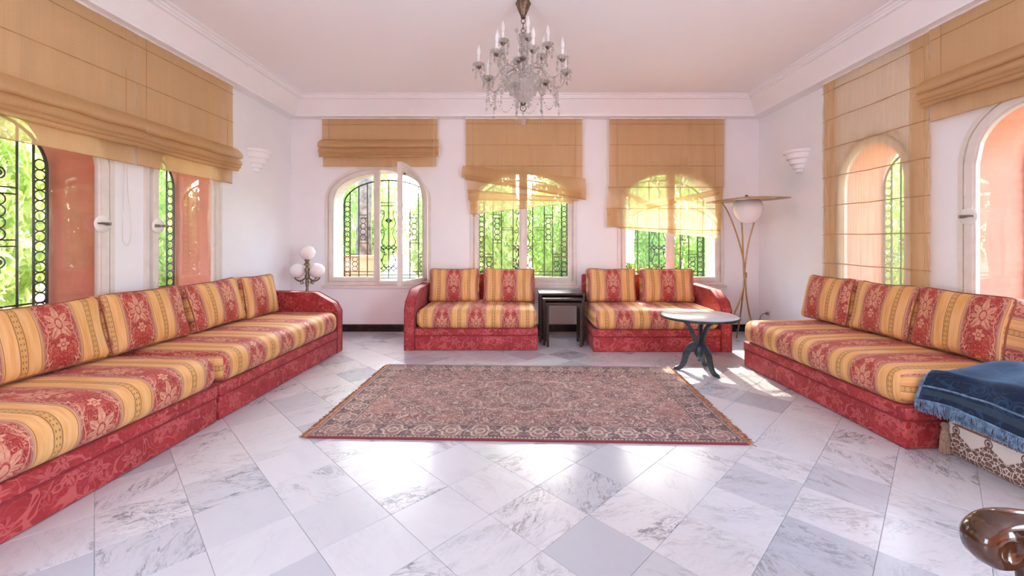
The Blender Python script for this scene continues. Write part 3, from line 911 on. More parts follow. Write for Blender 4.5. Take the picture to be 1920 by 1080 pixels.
# ------------------------------------------------------------------ roman blinds (local: x along the wall, -y into the room)
def cloth(parent, name, x0, x1, z0, z1, y=0.0, mat='sheer', wav=0.004, seed=0, nu=40, nv=14, gather=0.0):
    b = B()
    def fn(u, v):
        x = lerp(x0, x1, u); z = lerp(z0, z1, v)
        yy = y + wav * math.sin(x * 34 + seed + 0.6 * math.sin(z * 5)) + wav * 0.8 * mnoise.noise(Vector((x * 7, z * 3, seed)))
        if gather:
            e = max(0, 1 - min(u, 1 - u) / 0.14)
            yy += gather * e * math.sin(u * 160)
            z_t = abs(((z - z1) / 0.297) % 1.0 - 0.5) * 2
            x += (0.5 - u) * 2 * 0.012 * (1 - z_t) * e
        return (x, yy, z)
    b.grid(fn, nu, nv)
    return b.build(name, M[mat], parent, smooth=True)
def seam(parent, pts, r=0.0035):
    b = B(); b.tube(pts, r, 5); return b.build('seam', M['seam'], parent, smooth=True)
def quad_cloth(parent, name, c4, y0, bulge=0.02, mat='sheer', seed=0, wav=0.004, nu=30, nv=8, ytop=None):
    """c4 = (top-left, top-right, bottom-right, bottom-left) as (x,z)"""
    b = B(); A, Bq, C, D = [Vector(p) for p in c4]
    def fn(u, v):
        p = A.lerp(Bq, u).lerp(D.lerp(C, u), v)
        y = y0 - bulge * math.sin(pi * v) + wav * mnoise.noise(Vector((p.x * 9, p.y * 9, seed))) * 2
        return (p.x, y, p.y)
    b.grid(fn, nu, nv); return b.build(name, M[mat], parent, smooth=True)
def fold_roll(parent, x0, x1, z, hgt, out, y=0.0, seed=0, sag=0.0, flush=''):
    """one soft fold: cloth comes forward, rounds over and tucks back"""
    b = B(); path = [(0.0, 0.02), (-0.35, -0.12), (-0.8, -0.42), (-1.0, -0.72), (-0.92, -0.93), (-0.6, -1.0), (-0.2, -0.90), (0.0, -0.80)]
    path = spline([(a, c, 0) for a, c in path], 3)
    n = len(path) - 1
    def fn(u, v):
        p = path[min(n, int(round(v * n)))]
        x = lerp(x0, x1, u)
        k = 1 + 0.10 * mnoise.noise(Vector((x * 4, seed, v * 2)))
        endw = 0.012 * math.sin(pi * v)
        if (u > 0.5 and flush == 'right') or (u < 0.5 and flush == 'left'): endw = 0.0
        xx = x + (endw if u > 0.5 else -endw) * abs(2 * u - 1)
        return (xx, y + p.x * out * k, z + p.y * hgt * k - sag * math.sin(pi * u) + 0.004 * mnoise.noise(Vector((x * 6, seed + 4, 0))))
    b.grid(fn, 36, n); return b.build('fold', M['sheer'], parent, smooth=True)
def raised_blind(loc, rz, w, label, z_top, z_fold, z_hem, seams, cord=None, loop=None, group='sheer beige roman blinds', roll=0.075, flush=''):
    e = empty('roman_blind', loc, rz, label=label, cat='blind', group=group)
    hw = w / 2
    cloth(e, 'panel', -hw, hw, z_fold - 0.03, z_top, 0.0)
    for z in seams: seam(e, [(-hw, -0.003, z), (0, -0.004, z + 0.001), (hw, -0.003, z)])
    for x in (-hw + 0.09, hw - 0.09): seam(e, [(x, -0.003, z_fold), (x, -0.003, z_top)], 0.0018)
    h = z_fold - z_hem
    for za, k, o_, yy, (l_, r_), sd_ in ((-0.01 / h, 0.33, 1.0, -0.004, (0.02, 0.02), 1), (0.22, 0.27, 0.92, -0.002, (0.014, 0.015), 2), (0.33, 0.24, 0.80, 0.0, (0.008, 0.012), 3), (0.42, 0.22, 0.66, 0.0, (0.012, 0.008), 4)):
        fold_roll(e, -hw - (0 if flush == 'left' else l_), hw + (0 if flush == 'right' else r_), z_fold - h * za, h * k, roll * o_, yy, sd_, 0.004 + 0.0015 * sd_, flush)
    cloth(e, 'hem', -hw + 0.012, hw - 0.012, z_hem, z_fold - h * 0.42, 0.004, wav=0.006, seed=5)
    seam(e, [(-hw + 0.012, 0.001, z_hem), (hw - 0.012, 0.001, z_hem)], 0.003)
    b = B(); b.box(-hw, hw, -0.012, 0.018, z_top - 0.01, z_top + 0.03); b.build('headrail', M['plastic_white'], e)
    if cord:
        b = B(); b.tube(spline([(cord[0], -0.03, z_top - 0.02), (cord[0] + 0.004, -0.085, z_fold), (cord[0], -0.06, cord[1])], 6), 0.0022, 5); b.build('cord', M['cord_white'], e, smooth=True)
    if loop:
        lx_, lz_ = loop
        b = B(); b.tube(spline([(lx_ - .02, 0.03, z_top - .05), (lx_ - .022, 0.03, 1.7), (lx_ - .03, 0.035, lz_ + .10), (lx_ - .012, 0.035, lz_ + .01), (lx_ + .015, 0.035, lz_), (lx_ + .04, 0.035, lz_ + .06), (lx_ + .03, 0.03, lz_ + .28), (lx_ + .006, 0.03, 1.75), (lx_, 0.03, z_top - .05)], 6), 0.0022, 5); b.build('cord', M['cord_white'], e, smooth=True)
    return e
BZ = 2.895
# back wall
DBL = 5.73
def bx(px): return PX(px, DBL)
def bz(py): return PZ(py, DBL)
x0, x1 = bx(604), bx(820)
raised_blind(((x0 + x1) / 2, DBL, 0), 0, x1 - x0, 'raised sheer beige roman blind above the window with the open sash', BZ, bz(264), bz(312), (bz(234), bz(262)), cord=(0.742, bz(318)))

e = empty('roman_blind', (bx(981), DBL, 0), 0, label='crooked half lowered sheer beige roman blind with tangled folds above the nest of tables', cat='blind', group='sheer beige roman blinds')
ex = lambda px: bx(px) - bx(981)
cloth(e, 'panel', ex(873), ex(1092), bz(335), BZ, 0.0, wav=0.007, seed=3, nu=70)
for py in (232, 272, 311): seam(e, [(ex(872), -0.006, bz(py)), (ex(1092), -0.006, bz(py + 0.5))])
for px_ in (887, 1079): seam(e, [(ex(px_), -0.008, bz(330)), (ex(px_), -0.008, BZ)], 0.002)
quad_cloth(e, 'fold', ((ex(868), bz(311)), (ex(1097), bz(335)), (ex(1098), bz(376)), (ex(866), bz(333))), -0.02, 0.055, seed=1)
quad_cloth(e, 'fold', ((ex(872), bz(327)), (ex(1095), bz(356)), (ex(1094), bz(375)), (ex(872), bz(337))), -0.012, 0.035, seed=2)
quad_cloth(e, 'fold', ((ex(875), bz(333)), (ex(1085), bz(368)), (ex(1085), bz(377)), (ex(878), bz(375))), 0.0, 0.02, mat='sheer_open', seed=3)
quad_cloth(e, 'fold', ((ex(877), bz(356)), (ex(1070), bz(370)), (ex(1075), bz(378)), (ex(879), bz(376))), -0.008, 0.012, seed=4)
quad_cloth(e, 'hem', ((ex(880), bz(373)), (ex(1075), bz(374)), (ex(1076), bz(380)), (ex(886), bz(402))), 0.004, 0.008, mat='sheer_open', seed=5)
quad_cloth(e, 'hem', ((ex(880), bz(374)), (ex(895), bz(374)), (ex(896), bz(400)), (ex(882), bz(402))), -0.004, 0.012, seed=6, nu=6)
seam(e, [(ex(876), -0.02, bz(356)), (ex(960), -0.03, bz(364)), (ex(1072), -0.02, bz(372))])
seam(e, [(ex(886), -0.004, bz(402)), (ex(1075), -0.004, bz(380))], 0.003)
seam(e, [(ex(870), -0.05, bz(328)), (ex(980), -0.06, bz(352)), (ex(1096), -0.05, bz(374))], 0.003)
b = B(); b.box(ex(873), ex(1092), -0.012, 0.018, BZ - 0.01, BZ + 0.03); b.build('headrail', M['plastic_white'], e)

e = empty('roman_blind', (bx(1249), DBL, 0), 0, label='lowered sheer beige roman blind with a slanting fold beside the floor lamp', cat='blind', group='sheer beige roman blinds')
ex = lambda px: bx(px) - bx(1249)
cloth(e, 'panel', ex(1142), ex(1358), bz(352), BZ, 0.0, wav=0.004, seed=8, nu=60)
quad_cloth(e, 'panel', ((ex(1140), bz(350)), (ex(1356), bz(350)), (ex(1352), bz(392)), (ex(1136), bz(391))), -0.002, 0.012, mat='sheer_open', seed=2)
quad_cloth(e, 'panel', ((ex(1137), bz(390)), (ex(1352), bz(391)), (ex(1350), bz(434)), (ex(1140), bz(424))), -0.006, 0.02, mat='sheer_open', seed=3)
quad_cloth(e, 'hem', ((ex(1150), bz(424)), (ex(1350), bz(431)), (ex(1346), bz(447)), (ex(1160), bz(428))), 0.002, 0.01, mat='sheer_open', seed=4)
quad_cloth(e, 'fold', ((ex(1190), bz(388)), (ex(1346), bz(354)), (ex(1346), bz(366)), (ex(1212), bz(393))), -0.018, 0.016, seed=5)
quad_cloth(e, 'fold', ((ex(1140), bz(352)), (ex(1154), bz(354)), (ex(1246), bz(390)), (ex(1222), bz(392))), -0.014, 0.012, seed=6)
quad_cloth(e, 'fold', ((ex(1137), bz(391)), (ex(1157), bz(391)), (ex(1155), bz(424)), (ex(1137), bz(424))), -0.016, 0.012, seed=7, nu=6)
quad_cloth(e, 'fold', ((ex(1340), bz(354)), (ex(1354), bz(352)), (ex(1351), bz(432)), (ex(1340), bz(432))), -0.010, 0.010, seed=8, nu=6)
for py, a, c in ((233, 1142, 1358), (272, 1142, 1357), (311, 1141, 1356), (351, 1139, 1355), (391, 1136, 1352)): seam(e, [(ex(a), -0.012, bz(py)), (ex(c), -0.012, bz(py + 0.5))])
seam(e, [(ex(1137), -0.02, bz(425)), (ex(1250), -0.022, bz(430)), (ex(1350), -0.02, bz(432))])
for px_ in (1157, 1340): seam(e, [(ex(px_), -0.006, bz(352)), (ex(px_), -0.006, BZ)], 0.002)
b = B(); b.box(ex(1142), ex(1358), -0.012, 0.018, BZ - 0.01, BZ + 0.03); b.build('headrail', M['plastic_white'], e)

# side walls
raised_blind((XL + 0.075, 2.797, 0), R(90), 1.147, 'raised sheer beige roman blind over the window farther from the globe lamp', BZ, 2.225, 1.85, (2.80, 2.50), roll=0.085, loop=(0.525, 1.21), flush='right')
raised_blind((XL + 0.075, 3.945, 0), R(90), 1.147, 'raised sheer beige roman blind over the window nearer the globe lamp', BZ, 2.225, 1.85, (2.80, 2.50), roll=0.085, flush='left')
raised_blind((XR - 0.075, 2.715, 0), R(-90), 1.20, 'raised sheer beige roman blind over the coral window beside the blue throw', BZ, 2.50, 2.17, (2.80,), roll=0.085)
e = empty('roman_blind', (XR - 0.06, 3.91, 0), R(-90), label='long sheer beige roman blind lowered to the cushions of the sofa with the blue throw', cat='blind', group='sheer beige roman blinds')
cloth(e, 'panel', -0.585, 0.585, 0.62, BZ, 0.0, mat='sheer_thin', wav=0.004, seed=4, nu=90, nv=40, gather=0.012)
for k in range(7):
    z = 2.79 - k * 0.297
    seam(e, [(-0.588, -0.006, z), (-0.3, -0.008, z + 0.004), (0, -0.006, z - 0.003), (0.3, -0.008, z + 0.002), (0.588, -0.006, z)], 0.0042)
for x in (-0.50, 0.49): cloth(e, 'side_hem', x - 0.085, x + 0.085, 0.62, BZ, -0.006, mat='sheer_open', wav=0.004, seed=7, nu=16, nv=30, gather=0.006)
b = B(); b.box(-0.585, 0.585, -0.012, 0.018, BZ - 0.01, BZ + 0.03); b.build('headrail', M['plastic_white'], e)

# ------------------------------------------------------------------ sofas (local: x along, front at y=0, back at y=+0.94)
SD = 0.94
def sofa(label, L, loc, rz, arm=None, phase=0.0, group=None, back=True):
    e = empty('sofa', loc, rz, label=label, cat='sofa', group=group)
    hl = L / 2; at = 0.125
    bl = -hl + (at if arm == 'left' else 0); br = hl - (at if arm == 'right' else 0)
    w = br - bl; cx = (bl + br) / 2
    m, f = puff(w, SD, 0.172, 0.016, n=4, phase=phase * 3); ob('base', m, M['red_damask'], e, (cx, SD / 2, 0.086))
    m, f = puff(w + 0.006, SD + 0.012, 0.082, 0.016, n=4, phase=phase * 3 + 1.3); ob('base_rail', m, M['red_damask'], e, (cx, SD / 2, 0.208))
    b = B(); b.tube([p + Vector((cx, SD / 2, 0.170)) for p in top_loop(f, 0.0)], 0.005, 6, True); b.build('piping', M['piping_red'], e, smooth=True)
    sd = SD - (0.075 if back else 0.02) + 0.025
    m, f = puff(w - 0.012, sd, 0.222, 0.085, crown=(0.006, 0.012, 0.014), n=14, phase=phase, end_u=0.0963, wrinkle=0.005, seed=L)
    sc = ob('seat_cushion', m, M['stripe'], e, (cx, sd / 2 - 0.025, 0.355))
    if back:
        m, _ = puff(w, 0.07, 0.60, 0.03, n=4, phase=phase * 2); ob('back_panel', m, M['red_damask'], e, (cx, SD - 0.035, 0.50))
    if arm:
        sgn = -1 if arm == 'left' else 1
        xa = sgn * (hl - at / 2)
        prof_ = [(0.0, 0.0), (SD, 0.0), (SD, 0.675), (0.26, 0.665), (0.05, 0.55), (0.0, 0.46)]
        b = B(); b.prism([(y, z) for y, z in prof_], -at / 2, at / 2, 'x')
        es = [q for q in b.bm.edges if q.calc_face_angle(0) > 0.5]
        bmesh.ops.bevel(b.bm, geom=es, offset=0.018, segments=3, affect='EDGES', profile=0.5)
        uvl = b.bm.loops.layers.uv.verify()
        for fc in b.bm.faces:
            for lp in fc.loops: c = lp.vert.co; lp[uvl].uv = (c.y + c.x, c.z + (c.x if abs(fc.normal.z) > 0.6 else 0))
        a = b.build('arm', M['red_damask'], e, (xa, 0, 0), smooth=True)
        for sx in (-1, 1):
            b = B(); b.tube([(sx * (at / 2 - 0.006), y + dy, z + dz) for (y, z), (dy, dz) in zip(prof_[2:] + [(0.0, 0.01)], ((-.01, .0), (0, .0), (0, 0), (0, 0), (0, 0)))], 0.006, 6)
            b.build('piping', M['piping_red'], a, smooth=True)
    return e
gl = 'striped red and gold damask sofas'
rzl = R(90 - 2.29); dl = Vector((math.sin(R(2.29)), math.cos(R(2.29)), 0))
pf = Vector((-2.115, 1.737, 0))
def on_left(D): return pf + dl * ((D - pf.y) / dl.y)
sofa('long striped sofa with one arm at the globe lamp', 1.86, on_left(3.865), rzl, 'right', 0.03, gl, back=True)
sofa('armless striped sofa butted against the end of the sofa by the globe lamp', 1.88, on_left(1.975), rzl, None, 0.16, gl, back=True)
rzr = R(-87.72); dr = Vector((math.cos(rzr), math.sin(rzr), 0))
pr = Vector((2.240, 4.215, 0))
sofa('long armless striped sofa with the blue throw at its end', 1.69, pr + dr * 0.845, rzr, None, 0.10, gl, back=False)
sofa('striped two seat sofa below the window with the open sash', 1.51, (-0.538, 4.79, 0), 0, 'left', 0.287, gl)
sofa('striped two seat sofa below the window by the floor lamp', 1.545, (1.607, 4.72, 0), 0, 'right', 0.275, gl)

def cushion(label, w, h, t, loc, rz, lean, phase, roll=0.0, seed=0, group=None):
    """loc = middle of the bottom edge of the front face"""
    e = empty('cushion', loc, rz, label=label, cat='cushion', group=group)
    h -= 0.016
    m, f = puff(w, t, h, 0.05, crown=(0.0, 0.035, 0.0), pinch=0.014, n=10, phase=phase, wrinkle=0.010, seed=seed)
    mt = Matrix.Rotation(roll, 4, 'Y') @ Matrix.Rotation(-lean, 4, 'X') @ Matrix.Translation((0, t / 2, h / 2))
    low = min((mt @ v.co).z for v in m.vertices)      # set it down so that it presses a little into the soft seat
    mt = Matrix.Translation((0, 0, -low - 0.024)) @ mt
    o = ob('cover', m, M['stripe'], e)
    o.matrix_local = mt
    for y in (-0.80, 0.80):
        b = B(); b.tube(face_loop(f, y), 0.0055, 6, True); p = b.build('piping', M['piping_gold'], e, smooth=True); p.matrix_local = mt
    return e
gc = 'loose striped back cushions'
zs_ = 0.476
# left row
def left_cushion(D, label, w, h, phase, off=0.60, lean=12, roll=0, seed=0, twist=0, zz=zs_):
    p = on_left(D) + Vector((-off, 0, zz)); cushion(label, w, h, 0.17, p, rzl + R(twist), R(lean), phase, R(roll), seed, gc)
left_cushion(2.43, 'striped cushion with a wide gold edge at the end away from the globe lamp', 0.74, 0.44, 0.225, 0.59, 13, 0, 1)
left_cushion(3.13, 'striped cushion whose red edge overlaps its neighbour away from the globe lamp', 0.66, 0.45, 0.41, 0.60, 13, 0, 2)
left_cushion(3.80, 'striped cushion with a broad gold band second from the globe lamp', 0.62, 0.44, 0.60, 0.585, 14, -2, 3)
left_cushion(4.375, 'striped cushion against the sofa arm by the globe lamp', 0.53, 0.45, 0.36, 0.59, 10, 0, 4)
# back wall pairs
def back_cushion(x0, x1, D, label, phase, seed):
    xa, xb = PX(x0, D), PX(x1, D)
    cushion(label, xb - xa, 0.455, 0.17, ((xa + xb) / 2, D, zs_), 0, R(9), phase, 0, seed, gc)
cl = 0.28875
back_cushion(802, 898, 5.32, 'striped cushion beside the sofa arm below the open sash', cl - 0.005, 5)
back_cushion(904, 1004, 5.30, 'striped cushion on the nest of tables side of the sofa below the open sash', cl, 6)
back_cushion(1101, 1196, 5.28, 'striped cushion on the nest of tables side of the sofa by the floor lamp', cl - 0.01, 7)
back_cushion(1204, 1306, 5.26, 'striped cushion beside the sofa arm by the floor lamp', cl + 0.01, 8)
# right row: local +x points towards the camera
def right_cushion(s, w, h, label, phase, seed, off=0.60, lean=13, roll=0, zz=zs_):
    p = pr + dr * s + Vector((off, 0, zz)); cushion(label, w, h, 0.19, p, rzr, R(lean), phase, R(roll), seed, gc)
right_cushion(0.20, 0.58, 0.46, 'striped cushion at the floor lamp end of the sofa with the blue throw', 0.40, 9)
right_cushion(0.78, 0.56, 0.455, 'striped middle cushion of the sofa with the blue throw', 0.32, 10, 0.595, 15)
right_cushion(1.36, 0.60, 0.46, 'striped cushion beside the blue throw', 0.50, 11, 0.60, 12)

# ------------------------------------------------------------------ rug
RW, RD = 2.74, 1.55
make_rug(RW / 2, RD / 2)
rug = empty('rug', (0.058, 3.40, 0), R(-1.9), label='worn rose brown patterned rug with fringed ends', cat='rug')
def rug_z(x, y, top=True):
    z = 0.011
    for y0, x0, x1, a in ((-0.42, -1.15, -0.6, .010), (0.08, -1.37, -0.9, .009), (0.58, 0.0, 0.75, .012), (0.50, 0.5, 1.1, .008), (-0.5, 0.1, 0.8, .006), (0.02, -0.6, 0.6, .005)):
        k = max(0, min(1, (x - x0) / 0.12)) * max(0, min(1, (x1 - x) / 0.12))
        z += a * k * math.exp(-((y - y0 + 0.04 * (x - x0)) / 0.016) ** 2)
    z += 0.0025 * (1 + mnoise.noise(Vector((x * 3, y * 3, 0))))
    return z
b = B()
b.grid(lambda u, v: ((u - .5) * RW, (v - .5) * RD, rug_z((u - .5) * RW, (v - .5) * RD)), 150, 110, lambda u, v: ((u - .5) * RW, (v - .5) * RD))
rim = [e_ for e_ in b.bm.edges if len(e_.link_faces) == 1]
ex_ = bmesh.ops.extrude_edge_only(b.bm, edges=rim)
for vtx in [g_ for g_ in ex_['geom'] if isinstance(g_, bmesh.types.BMVert)]: vtx.co.z = 0.0005
b.build('pile', M['rug'], rug, smooth=True)
b = B(); rnd = random.Random(4)
for sx in (-1, 1):
    for k in range(230):
        y = (k / 229 - .5) * (RD - 0.01); L = rnd.uniform(0.038, 0.066); a = rnd.gauss(0, 0.5)
        x0 = sx * (RW / 2 - 0.01)
        p1 = (x0 + sx * L * 0.5, y + math.sin(a) * L * 0.4, 0.008 + rnd.uniform(0, .006)); p2 = (x0 + sx * L, y + math.sin(a + rnd.gauss(0, .5)) * L * 0.8, 0.003)
        b.tube([(x0, y, 0.009), p1, p2], [0.0032, 0.003, 0.0022], 4)
o = b.build('fringe', M['fringe_brown'], rug); o['kind'] = 'stuff'
for sx in (-1, 1):
    b = B(); b.box(sx * RW / 2 - 0.012, sx * RW / 2 + 0.012, -RD / 2, RD / 2, 0.002, 0.016); b.build('woven_end', M['fringe_brown'], rug, bevel=0.004)

# ------------------------------------------------------------------ nest of tables
def nest_table(label, w, d, h, loc, leg=0.026):
    e = empty('nesting_table', loc, 0, label=label, cat='table', group='nest of three dark tables')
    b = B(); b.box(-w / 2, w / 2, -d / 2, d / 2, h - 0.024, h); b.build('top', M['dark_wood'], e, bevel=0.006, bseg=3, smooth=True)
    for sx in (-1, 1):
        for sy in (-1, 1):
            x = sx * (w / 2 - leg / 2 - 0.004); y = sy * (d / 2 - leg / 2 - 0.012)
            b = B(); b.box(x - leg / 2, x + leg / 2, y - leg / 2, y + leg / 2, 0, h - 0.022); b.build('leg', M['dark_wood'], e, bevel=0.004)
        b = B(); x = sx * (w / 2 - leg / 2 - 0.004); b.box(x - 0.011, x + 0.011, -d / 2 + 0.03, d / 2 - 0.03, h - 0.075, h - 0.022); b.build('side_rail', M['dark_wood'], e)
        b = B(); b.box(x - 0.010, x + 0.010, -d / 2 + 0.03, d / 2 - 0.03, 0.06, 0.085); b.build('stretcher', M['dark_wood'], e)
    b = B(); b.box(-w / 2 + 0.03, w / 2 - 0.03, d / 2 - 0.034, d / 2 - 0.014, h - 0.07, h - 0.022); b.build('back_rail', M['dark_wood'], e)
    return e
nest_table('tallest dark wooden table of the nest of three', 0.56, 0.38, 0.60, (0.535, 5.36, 0))
nest_table('middle dark wooden table of the nest of three', 0.493, 0.36, 0.555, (0.536, 5.205, 0))
nest_table('smallest dark wooden table of the nest of three', 0.422, 0.33, 0.51, (0.538, 5.095, 0))

# ------------------------------------------------------------------ round marble topped bistro table
tb = empty('bistro_table', (1.727, 4.05, 0), 0, label='small round table with grey marble top on curved iron legs', cat='table')
b = B(); b.lathe([(0, 0.520), (0.338, 0.520), (0.344, 0.524), (0.344, 0.532), (0.338, 0.536), (0, 0.536)], 48)
b.build('top', M['marble'], tb, smooth=True)
b = B(); b.lathe([(0.33, 0.510), (0.352, 0.512), (0.358, 0.520), (0.356, 0.530), (0.346, 0.534), (0.343, 0.518), (0.33, 0.516)], 48)
b.build('rim', M['table_iron'], tb, smooth=True)
def strip(pts, wid, th):
    """flat cast-iron strip along (r,z) points, returned as a prism outline"""
    pts = spline([(r, z, 0) for r, z in pts], 6); L, Rr = [], []
    n = len(pts)
    for i, p in enumerate(pts):
        t = (pts[min(i + 1, n - 1)] - pts[max(i - 1, 0)]).normalized(); nn = Vector((-t.y, t.x, 0)); w = wid(i / (n - 1)) / 2
        L.append((p.x + nn.x * w, p.y + nn.y * w)); Rr.append((p.x - nn.x * w, p.y - nn.y * w))
    return L + Rr[::-1]
for k, a in enumerate((R(-68), R(168), R(52))):
    b = B(); b.prism(strip([(0.02, 0.25), (0.075, 0.225), (0.115, 0.165), (0.135, 0.09), (0.165, 0.035), (0.215, 0.010), (0.232, 0.012)], lambda t: 0.074 - 0.046 * t, 0.02), -0.011, 0.011)
    b.build('leg', M['table_iron'], tb, rot=(0, 0, a), bevel=0.003)
    b = B(); b.prism(strip([(0.018, 0.16), (0.03, 0.26), (0.06, 0.36), (0.11, 0.45), (0.19, 0.508), (0.225, 0.514)], lambda t: 0.046 - 0.020 * t, 0.02), -0.010, 0.010)
    b.build('bracket', M['table_iron'], tb, rot=(0, 0, a), bevel=0.003)
    b = B(); b.lathe([(0, 0.0), (0.016, 0.002), (0.018, 0.010), (0.010, 0.018), (0, 0.018)], 12, (0.225, 0, 0)); b.build('foot', M['table_iron'], tb, rot=(0, 0, a), smooth=True)
b = B(); b.lathe([(0, 0.085), (0.010, 0.09), (0.016, 0.10), (0.012, 0.115), (0.026, 0.125), (0.036, 0.15), (0.036, 0.21), (0.028, 0.24), (0.012, 0.25), (0.007, 0.26), (0.007, 0.512), (0.05, 0.515), (0.05, 0.52), (0, 0.52)], 16)
b.build('hub', M['table_iron'], tb, smooth=True)

# ------------------------------------------------------------------ arc floor lamp in the corner
LD = 5.12
fl = empty('floor_lamp', (PX(1397, LD), LD, 0), 0, label='floor lamp of crossing curved rods with a wide disc and round white globe', cat='lamp')
lx = lambda px: PX(px, LD) - PX(1397, LD)
lz = lambda py: PZ(py, LD)
rodA = [(1352, 379), (1366, 402), (1381, 442), (1391, 478), (1396, 515), (1398, 550), (1404, 588), (1414, 625), (1422, 643)]
rodB = [(1426, 377), (1415, 416), (1404, 458), (1398, 500), (1396, 525), (1392, 552), (1378, 588), (1362, 620), (1348, 643)]
for pts, y in ((rodA, -0.012), (rodB, 0.012)):
    b = B(); b.tube(spline([(lx(px), y * (1 - 0.0 * i), max(0.008, lz(py))) for i, (px, py) in enumerate(pts)], 6), 0.0095, 8); b.build('rod', M['gold_rod'], fl, smooth=True)
b = B(); b.tube(spline([(0.05, 0.20, lz(377)), (0.03, 0.12, lz(440)), (0.0, 0.03, lz(510)), (0.0, 0.025, lz(530)), (0.01, 0.12, lz(590)), (0.03, 0.26, 0.008)], 6), 0.0095, 8); b.build('rod', M['gold_rod'], fl, smooth=True)
b = B(); b.tube([(0, 0, lz(521)), (0, 0, lz(511))], 0.021, 12); b.build('collar', M['gold_rod'], fl, smooth=True)
disc = bpy.data.objects.new('shade', None); link(disc, fl); disc.location = (lx(1400), 0, lz(375)); disc.rotation_euler = (R(1.5), R(-2.6), 0)
bdy = B(); bdy.lathe([(0, 0.040), (0.06, 0.040), (0.22, 0.026), (0.40, 0.006), (0.455, -0.002), (0.455, -0.010), (0.40, -0.006), (0.2, 0.008), (0.0, 0.012)], 48)
bdy.build('disc', M['gold_rod'], disc, smooth=True)
b = B(); b.lathe([(0, 0.038), (0.016, 0.040), (0.02, 0.05), (0.012, 0.062), (0, 0.064)], 14); b.build('finial', M['gold_rod'], disc, smooth=True)
b = B(); b.lathe([(0.12, 0.004), (0.150, -0.03), (0.165, -0.08), (0.160, -0.14), (0.13, -0.21), (0.08, -0.265), (0.03, -0.288), (0, -0.29)], 32)
b.build('globe', M['opal_glass'], fl, (lx(1402), 0, lz(375)), smooth=True)

# ------------------------------------------------------------------ globe lamp behind the left sofa
GD = 5.30
gx0 = PX(576, GD)
gp = empty('globe_lamp', (gx0, GD, 0), 0, label='aged brass candelabra lamp with round white glass globes', cat='lamp')
gz = lambda py: PZ(py, GD)
b = B()
zt = gz(486)
b.lathe([(0, 0), (0.14, 0.0), (0.145, 0.015), (0.10, 0.03), (0.03, 0.05), (0.016, 0.09), (0.014, 0.45), (0.024, 0.50), (0.014, 0.54), (0.022, gz(546)), (0.012, gz(540)), (0.026, gz(530)), (0.016, gz(524)), (0.030, gz(520)), (0.030, gz(517)), (0.018, gz(512)), (0.032, gz(505)), (0.014, gz(499)), (0.040, gz(497)), (0.040, gz(495)), (0.020, gz(492)), (0.036, zt), (0.036, zt + 0.01), (0, zt + 0.01)], 20)
b.build('stem', M['aged_brass'], gp, smooth=True)
def globe(x, y, z): 
    b = B(); b.ball((0, 0, 0), 0.090, 28); o = b.build('globe', M['opal_glass'], gp, (x, y, z), smooth=True)
globe(0.005, 0, gz(474))
for sx, yy in ((-1, 0.0), (1, 0.0), (0.25, 0.14)):
    ax_, ay_ = 0.125 * sx, yy
    b = B(); b.tube(spline([(0.0, 0, gz(520)), (ax_ * 0.3, ay_ * 0.3, gz(523)), (ax_ * 0.7, ay_ * 0.7, gz(527)), (ax_ * 1.12, ay_ * 1.12, gz(524)), (ax_ * 1.25, ay_ * 1.25, gz(519)), (ax_ * 1.05, ay_ * 1.05, gz(518))], 5), [0.009] * 25 + [0.006], 8)
    b.tube(spline([(ax_ * 0.5, ay_ * 0.5, gz(526)), (ax_ * 0.38, ay_ * 0.38, gz(531)), (ax_ * 0.6, ay_ * 0.6, gz(532)), (ax_ * 0.66, ay_ * 0.66, gz(528))], 4), 0.006, 6)
    b.lathe([(0, 0), (0.03, 0), (0.038, 0.012), (0.036, 0.02), (0, 0.02)], 16, (ax_, ay_, gz(521)))
    b.build('arm', M['aged_brass'], gp, smooth=True)
    globe(ax_, ay_, gz(507.5))

# ------------------------------------------------------------------ plaster wall sconces
def sconce(loc, rz, label):
    e = empty('wall_sconce', loc, rz, label=label, cat='sconce', group='white stepped plaster sconces')
    # half-round stepped bowl, local -y into the room, flat back against the wall
    p = [(0.0, -0.165), (0.045, -0.165), (0.050, -0.150), (0.050, -0.128), (0.075, -0.122), (0.080, -0.105), (0.080, -0.080), (0.108, -0.070), (0.114, -0.050), (0.116, -0.020), (0.142, -0.008), (0.148, 0.020), (0.150, 0.050), (0.172, 0.056), (0.172, 0.088), (0.152, 0.088), (0.145, 0.06), (0.0, 0.05)]
    b = B(); b.lathe(p, 24, (0, 0, 0), pi, 2 * pi); b.build('bowl', M['cornice_paint'], e, smooth=True)
    b = B(); b.box(-0.06, 0.06, -0.012, 0.0, -0.12, 0.07); b.build('backplate', M['cornice_paint'], e, bevel=0.003)
sconce((XL, 5.02, PZ(296, 5.02)), R(90), 'white stepped plaster sconce on the wall near the globe lamp')
sconce((XR, 4.95, PZ(297, 4.95)), R(-90), 'white stepped plaster sconce on the wall near the floor lamp')

